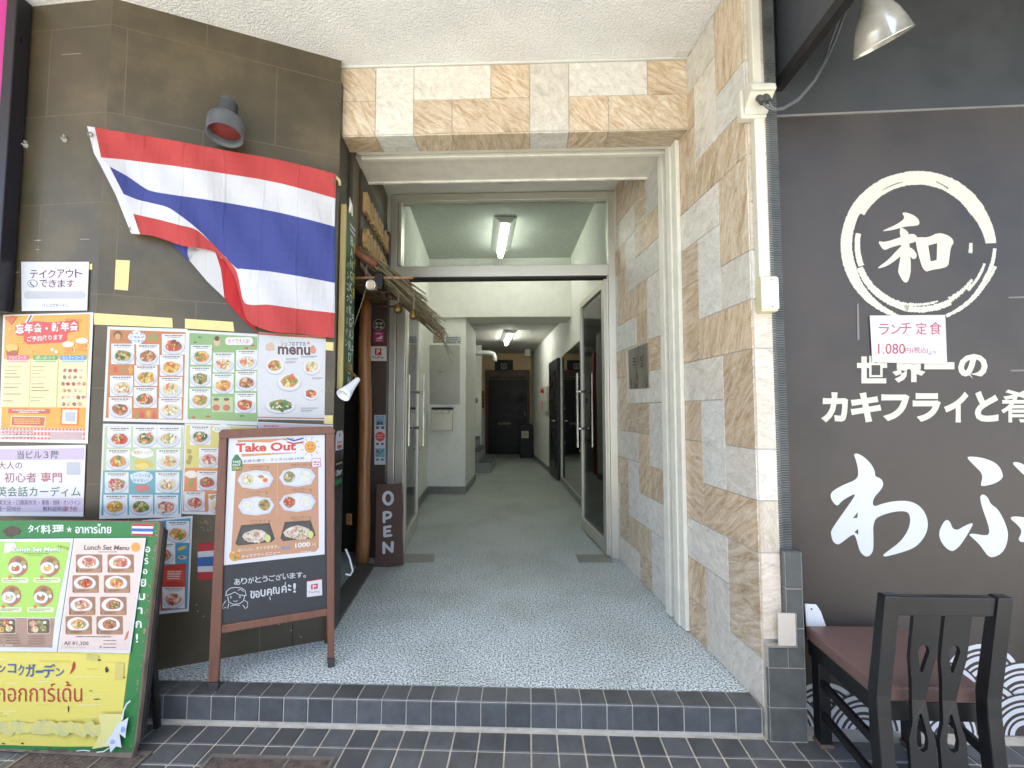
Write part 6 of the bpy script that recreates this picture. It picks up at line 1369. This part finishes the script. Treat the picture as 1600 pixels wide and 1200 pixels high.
S = stk(); S.base([(585, 648.5), (602.3, 648.5), (602.3, 726), (585, 726)], (226, 232, 236)); S.rect(586.5, 651.5, 601, 664, (150, 190, 206)); S.dash(586.5, 649.6, 600, 1.4, (70, 80, 90))
for k in range(12): S.stroke([(587 + rng.uniform(0, 13), 664), (588 + rng.uniform(0, 12), 655 + rng.uniform(0, 6))], .8, (60, 80, 100), caps=False)
S.rect(587, 666, 592.5, 670.5, (130, 120, 96)); S.rect(595.5, 666, 600.5, 670.5, (60, 110, 170), rr=1); S.ell(593.8, 682, 7.6, 7.6, (222, 90, 76)); S.dash(588.5, 679, 599, 1.6, (246, 200, 190)); S.dash(588.5, 683, 599, 1.6, (246, 200, 190)); S.rect(587.5, 692, 591.8, 695.2, (90, 96, 104)); S.rect(595.5, 692, 599.5, 695.2, (60, 96, 160))
S.rect(586.5, 700.5, 601, 714, (120, 196, 196)); S.ell(590, 705, 3, 3, (196, 70, 110), n=9, jit=.2); S.stroke([(588, 713), (594, 708), (600, 702)], 1.4, (70, 140, 130)); S.rect(587.5, 716.5, 591.8, 719.6, (110, 110, 110)); S.rect(595.5, 716.5, 599.5, 719.6, (70, 100, 160))
S.build('tall_sticker', PRINT, label='tall white and blue illustrated sticker low on the brown panel', cat='sticker', group='stickers on the brown panel')
# stickers on the narrow jamb, seen from the street side
JO = 0.0
def jamb(s0, s1, z0, z1):
    """sheet on the jamb edge; x 0..1 left to right, y 0..1 downwards"""
    o = LW(s0, z1, 0.003)
    return Sheet(lambda x, y: o + LWD * ((s1 - s0) * x) - Z * ((z1 - z0) * y), LWN)
def zj(y, s): p = onp(530, y, LW(0, 0), LWN); return p.z
S = jamb(0.035, 0.17, zj(706, 0), zj(673, 0)); S.base([(0.1, 1), (0, .9), (0, .2), (.15, 0), (.85, 0), (1, .2), (1, .9), (.9, 1)], (232, 232, 238)); S.poly([(.4, .15), (.6, .12), (.5, .35)], (60, 60, 90)); S.rect(.2, .5, .8, .58, (170, 150, 170)); S.rect(.2, .66, .8, .84, (190, 80, 90)); S.poly([(0, .9), (1, .9), (.9, 1), (.1, 1)], (60, 50, 120))
S.build('tag_sticker', PRINT, label='white tag shaped sticker on the dark jamb above the Uber Eats sticker', cat='sticker', group='stickers on the dark jamb')
S = jamb(0.03, 0.175, zj(762, 0), zj(718, 0)); S.base([(0, 0), (1, 0), (1, 1), (0, 1)], (18, 20, 20)); S.dash(.15, .10, .9, .05, (200, 200, 196)); S.textq('Uber', [(.12, .32), (.86, .32), (.86, .54), (.12, .54)], (238, 238, 238), 0.02); S.textq('Eats', [(.12, .62), (.86, .62), (.86, .84), (.12, .84)], (60, 180, 110), 0.02)
S.build('delivery_sticker', PRINT, label='black Uber Eats sticker on the dark jamb', cat='sticker', group='stickers on the dark jamb')
# hanging vertical green sign
zt_, zb_ = onp(545, 322, LW(0, 0, .05), LWN).z, onp(545, 612, LW(0, 0, .05), LWN).z
s0_, s1_ = 0.05, 0.235
vsn = thing('vertical_sign', 'tall green BANGKOK GARDEN sign hanging on the dark jamb', 'sign', LW(0.14, zb_, 0.04))
m = MB(); m.wbox(LW, s0_, s1_, zb_, zt_, 0.008, 0.032)
vp = m.build('panel', M('green_sign_paint', (52, 84, 54), 0.6, var=0.2, vscale=12), vsn, bevel=0.003)
m = MB(); m.wbox(LW, s0_ - 0.018, s0_ - 0.0005, zb_ + .01, zt_ + 0.02, 0.002, 0.032); m.build('edge_batten', M('pale_batten', (158, 142, 92), 0.6, var=0.15, stretch=(12, 12, 1)), vsn, bevel=0.003)
o_ = LW(s0_, zt_, 0.0325); WS, HS = s1_ - s0_, zt_ - zb_
S = Sheet(lambda x, y: o_ + LWD * (WS * x) - Z * (HS * y), LWN)
for k, c in enumerate(((190, 60, 60), (240, 240, 240), (50, 90, 150), (240, 240, 240), (190, 60, 60))): q = (0, .17, .33, .67, .83, 1); S.poly([(.3 + .5 * 0, .045 + .055 * q[k]), (.9, .045 + .055 * q[k]), (.9, .045 + .055 * q[k + 1]), (.3, .045 + .055 * q[k + 1])], c)
for k, ch in enumerate('BANGKOKGARDEN'): y = .115 + k * .0665; S.textq(ch, [(.42, y), (.70, y), (.70, y + .052), (.42, y + .052)], (240, 244, 240), 0.02)
for k, ch in enumerate('バンコクガーデン'): y = .28 + k * .062; S.textq(ch, [(.08, y), (.34, y), (.34, y + .038), (.08, y + .038)] if ch != 'ー' else [(.18, y), (.24, y), (.24, y + .04), (.18, y + .04)], (236, 240, 240), 0.015)
for k, ch in enumerate('タイ料理'): y = .13 + k * .09; S.textq(ch, [(.74, y), (.97, y), (.97, y + .07), (.74, y + .07)], (230, 214, 60), 0.02)
for k, ch in enumerate('ランチ'): y = .55 + k * .09; S.textq(ch, [(.74, y), (.96, y), (.96, y + .06), (.74, y + .06)], (240, 244, 240), 0.02)
S.stroke([(.75, .86), (.92, .90), (.80, .97)], .06, (222, 196, 60)); S.stroke([(.80, .88), (.88, .92)], .05, (170, 70, 40)); S.build('lettering', PAINT, vp)
m = MB(); m.tube([LW(0.10, zt_ + 0.002, 0.03), LW(0.11, zt_ + 0.05, 0.03), LW(0.13, zt_ + 0.10, 0.02), LW(0.12, zt_ + 0.05, 0.035), LW(0.15, zt_ + 0.004, 0.03)], 0.006, 6); m.build('hanging_cord', M('white_cord', (226, 224, 214), 0.7), vsn)
# letter board above the doorway
lbz = lambda x, y: onp(x, y, LW(0, 0), LWN)
def sOf(p): return (p - LW0).dot(LWD)
lb = thing('letter_board', 'dark board with two rows of raised wooden letters above the doorway', 'sign', LW(0.9, 2.35, 0.01))
m = MB(); m.wbox(LW, 0.415, 1.28, 2.045, 2.69, 0.0005, 0.012); m.build('backing', M('board_dark_brown', (58, 46, 34), 0.6, var=0.2), lb, bevel=0.002)
wl = M('wooden_letter', (172, 140, 88), 0.6, var=0.25, vscale=30)
for row, (t, z0, z1) in enumerate((('BANGKOK', 2.43, 2.56), ('GARDEN', 2.20, 2.34))):
    n_ = len(t); s = 0.46
    for ch in t:
        w = 0.095; vv, ff = text_geo(ch, 0.07); m = MB()
        f_ = lambda u, v, o: LW(s + w * u, z1 - (z1 - z0) * v, o)
        k = len(vv); m.mesh([f_(u, v, 0.040) for u, v in vv] + [f_(u, v, 0.0125) for u, v in vv], ff)
        ec = {}
        for f in ff:
            for i in range(len(f)):
                e = (f[i], f[(i + 1) % len(f)]); ec[tuple(sorted(e))] = ec.get(tuple(sorted(e)), []) + [e]
        for e in ec.values():
            if len(e) == 1: a, b2 = e[0]; m.mesh([f_(*vv[a], 0.040), f_(*vv[b2], 0.040), f_(*vv[b2], 0.0125), f_(*vv[a], 0.0125)], [(0, 1, 2, 3)])
        m.build('raised_letter', wl, lb, recalc=False); s += 0.113
fa = LW(0.43, 2.185, 0.013)
S = Sheet(lambda x, y: fa + LWD * (0.30 * x) - Z * (0.135 * y), LWN); S.base([(0, 0), (1, 0), (1, 1), (0, 1)], (190, 60, 60))
for k, c in enumerate(((190, 56, 60), (240, 240, 240), (46, 80, 150), (240, 240, 240), (190, 56, 60))): q = (0, .17, .33, .67, .83, 1); S.poly([(0, q[k]), (1, q[k]), (1, q[k + 1]), (0, q[k + 1])], c, l=1)
S.build('flag_sticker', PRINT, label='small Thai flag sticker under the wooden letters', cat='sticker')
# thatched eave
aw = thing('straw_awning', 'small thatched straw eave on bamboo rods over the side doorway', 'awning', LW(0.6, 1.95, 0.0))
EV0, EV1 = 0.30, 1.12
def ev(s, t, o=0.0):   # t = 0 at the wall, 1 at the straw tips
    return LW(s, 2.125 - 0.33 * t + o, 0.03 + 0.47 * t)
m = MB(); r2 = random.Random(3)
for k in range(460):
    s = r2.uniform(EV0, EV1); t0 = r2.uniform(0.0, 0.35); t1 = r2.uniform(0.6, 1.0) if r2.random() < .75 else r2.uniform(0.9, 1.25); ds = r2.uniform(-.12, .12); o0 = r2.uniform(-.05, .03); rd = r2.uniform(.0022, .0046)
    t1 *= .87; p0, p2_ = ev(s, t0, o0), ev(s + ds, t1, o0 + r2.uniform(-.07, .03)); pm = (p0 + p2_) / 2 + Z * r2.uniform(-.004, .012)
    m.tube([p0, pm, p2_ - Z * 0.012], [rd, rd * .95, rd * .45], 4, caps=False)
for k in range(5):
    s = r2.uniform(0.7, 1.0); p0 = ev(s, 0.75, -.03); m.tube([p0, p0 + V(0.10, -0.02, -0.13), p0 + V(0.17 + r2.uniform(0, .05), -0.03, -0.27 - r2.uniform(0, .08))], [0.0026, 0.0024, 0.0012], 3, caps=False)
m.build('thatch', STRAW, aw, recalc=False)
m = MB(); q = [ev(EV0, 0.02, -.035), ev(EV1, 0.02, -.035), ev(EV1, 0.62, -.035), ev(EV0, 0.62, -.035)]; m.prism(q, V(0, 0, -0.008)); m.build('underlay', M('brown_bark', (84, 54, 36), 0.8, var=0.3, vscale=20), aw)
m = MB(); m.tube([LW(EV0 - .06, 2.10, 0.015), ev(EV0 - .03, 0.25, -.02)], 0.022, 8); m.tube([LW(EV0 - .02, 2.125, 0.02), LW(EV1, 2.125, 0.02)], 0.022, 8); m.build('ridge_log', M('ridge_wood', (110, 64, 40), 0.6, var=0.25, vscale=12), aw)
for k, (s, L_) in enumerate(((0.29, 0.36), (0.43, 0.33), (0.58, 0.33), (0.76, 0.33), (0.97, 0.33))):
    m = MB(); z = 1.955 - k * 0.004; m.tube([LW(s, z - .006, -0.0 if s > 0.2 else 0), LW(s, z, L_ * .5), LW(s, z + .004, L_)], 0.0085 if k == 0 else 0.0075, 8); m.build('bamboo_rod', BAMBOO if k == 0 else M('dark_bamboo', (104, 72, 48), 0.55, var=0.25), aw)
m = MB(); m.tube([LW(0.31, 1.953, 0.325), LW(0.6, 1.953, 0.315), LW(1.0, 1.95, 0.31)], 0.008, 8); m.build('cross_rod', M('dark_bamboo', (104, 72, 48), 0.55, var=0.25), aw)
m = MB(); m.tube([LW(0.29, 2.09, 0.09), LW(0.285, 2.02, 0.085), LW(0.29, 1.95, 0.08)], 0.004, 6); m.tube([LW(0.285, 1.95, 0.10), LW(0.29, 1.80, 0.06), LW(0.30, 1.62, 0.0)], 0.003, 6); m.build('tie_cord', ROPE, aw)
# bells
bell0 = None
def bell(p, L_, sc, lab):
    global bell0
    r = thing('brass_bell', lab, 'bell', p, 'brass bells under the straw eave')
    m = MB(); m.lathe(p, (0, 0, -1), [(0, 0), (0.008 * sc, 0.001), (0.012 * sc, 0.008), (0.018 * sc, 0.02), (0.024 * sc, 0.035), (0.024 * sc, 0.045), (0.019 * sc, 0.056), (0.013 * sc, 0.06), (0.0, 0.058)], 18); m.build('body', BRASS, r, recalc=False)
    m = MB(); m.tube([p + Z * L_, p + V(0.004, 0, L_ * .5), p], 0.004, 6); m.build('cord', ROPE, r); return r
bell(onY(622, 474, 2.66), 0.09, 1.15, 'larger brass bell hanging nearest the brown panel')
bell(onY(646, 483, 2.60), 0.10, 0.8, 'smaller brass bell hanging at the tip of the straw eave')
# clip spotlight
sp_ = LW(0.285, 1.955, 0.16); sl_ = thing('clip_spotlight', 'black and silver clip spotlight clamped on the bamboo rod', 'spotlight', sp_)
m = MB(); m.box(sp_.x - 0.022, sp_.x + 0.026, sp_.y - 0.02, sp_.y + 0.02, sp_.z - 0.06, sp_.z + 0.022); m.box(sp_.x - 0.026, sp_.x + 0.03, sp_.y - 0.024, sp_.y + 0.024, sp_.z + 0.0222, sp_.z + 0.030); m.build('clamp', BLACKM, sl_, bevel=0.004)
c = sp_ + V(-0.032, -0.035, -0.058); ax = V(-0.18, -1, -0.10).normalized()
m = MB(); m.lathe(c, ax, [(0.0, -0.06), (0.02, -0.055), (0.028, -0.02), (0.031, 0.012), (0.033, 0.016), (0.026, 0.016), (0.024, 0.004)], 24); m.build('ring_housing', CHROME, sl_, recalc=False)
m = MB(); m.lathe(c + ax * 0.004, ax, [(0.0245, 0), (0.0, 0.005)], 20); m.build('lens', M('spot_lens', (196, 176, 150), 0.25), sl_, recalc=False)
m = MB(); m.tube([c - ax * 0.03, sp_ + V(0.012, -0.012, -0.07), sp_ + V(0.02, 0, -0.03)], 0.011, 8); m.build('swivel', BLACKM, sl_)
# white clip lamp by the vertical sign
c0 = onp(560, 592, V(0, 2.40, 0), PN); c1 = onp(536, 618, V(0, 2.30, 0), PN); ax = (c1 - c0).normalized(); L_ = (c1 - c0).length
cl = thing('clip_lamp', 'small white cone clip lamp under the vertical green sign', 'lamp', c0)
m = MB(); m.lathe(c0, ax, [(0.0, 0), (0.012, 0.001), (0.014, 0.01), (0.021, L_ * .45), (0.034, L_ * .85), (0.038, L_), (0.035, L_), (0.026, L_ * .7), (0.0, L_ * .5)], 24); m.build('shade', M('lamp_shade_white', (222, 226, 236), 0.35, var=0.04), cl, recalc=False)
m = MB(); m.lathe(c0 + ax * (L_ * .55), ax, [(0.016, 0), (0.018, 0.02), (0.01, 0.045), (0, 0.05)], 12); m.build('bulb', M('pale_bulb', (226, 214, 180), 0.3), cl, recalc=False)
m = MB(); m.tube([c0 + ax * 0.02 - V(0, 0, -0.0), c0 + V(-0.03, 0.03, 0.02), LW(0.10, c0.z + 0.06, 0.03)], 0.007, 6); m.box(*(lambda q: (q.x - .012, q.x + .012, q.y - .012, q.y + .012, q.z - .03, q.z + .02))(LW(0.10, c0.z + 0.07, 0.035))); m.build('clip', M('dull_brass_clip', (130, 112, 70), 0.4, metal=0.6), cl)
# bits in the doorway
m = MB(); m.tube([onp(540, 858, V(0, 2.55, 0), PN), onp(546, 872, V(0, 2.56, 0), PN), onp(551, 892, V(0, 2.58, 0), PN), onp(547, 899, V(0, 2.56, 0), PN), onp(540, 897, V(0, 2.54, 0), PN)], 0.0055, 8); m.build('white_cable', WHITEPL, label='white cable lying at the foot of the side doorway', cat='cable')
S = Sheet.px((0, 2.70, 0), PN, 0.02); S.base([(541, 803), (549, 803), (549, 820), (541, 820)], (150, 104, 56), 0.008); S.ell(545, 810, 3, 5, (110, 64, 34), n=12); S.ell(545, 810, 1.8, 3.4, (150, 104, 56), n=12)
S.build('wood_tag', PAINT, label='small carved wooden tag inside the side doorway', cat='tag')
m = MB(); m.wbox(LW, 0.20, 1.07, 0.001, 0.02, -0.12, 0.0); m.build('doorway_sill', M('sill_grey', (80, 80, 76), 0.5), label='grey sill strip across the side doorway', cat='sill')
# drain covers in the pavement
def grate(x0, x1, y0, y1, lab):
    r = thing('drain_cover', lab, 'drain cover', ((x0 + x1) / 2, (y0 + y1) / 2, ZP), 'drain covers in the pavement')
    z = ZP + 0.0012; m = MB()
    m.box(x0, x1, y0, y1, ZP - 0.004, z); m.build('plate', M('rusty_iron', (98, 88, 82), 0.6, metal=0.3, var=0.3, vscale=30, bump=0.2), r)
    m = MB()
    for (a, b2, c2, d2) in ((x0 - .012, x1 + .012, y0 - .012, y0), (x0 - .012, x1 + .012, y1, y1 + .012), (x0 - .012, x0, y0, y1), (x1, x1 + .012, y0, y1)): m.box(a, b2, c2, d2, ZP - 0.004, ZP + 0.006)
    m.box((x0 * .35 + x1 * .65) - .004, (x0 * .35 + x1 * .65) + .004, y0, y1, ZP, ZP + 0.006); m.build('frame', M('worn_steel', (132, 126, 118), 0.5, metal=0.5, var=0.15), r)
    m = MB(); i = 0; y = y0 + 0.02
    while y < y1 - 0.01:
        x = x0 + 0.015 + (0.012 if i % 2 else 0)
        while x < x1 - 0.015: m.para((x, y, z), (0.012, 0.006, 0), (-0.004, 0.006, 0), (0, 0, 0.0035)); x += 0.025
        y += 0.018; i += 1
    m.build('tread_pattern', M('rusty_iron', (98, 88, 82), 0.6, metal=0.3), r)
p = onz(333, 1184, ZP); q = onz(520, 1184, ZP); grate(p.x, q.x, 1.28, p.y, 'iron drain cover in the pavement left of centre')
p = onz(30, 1190, ZP); q = onz(238, 1180, ZP); grate(p.x, q.x - 0.02, 1.28, q.y, 'iron drain cover in the pavement under the green lunch board')
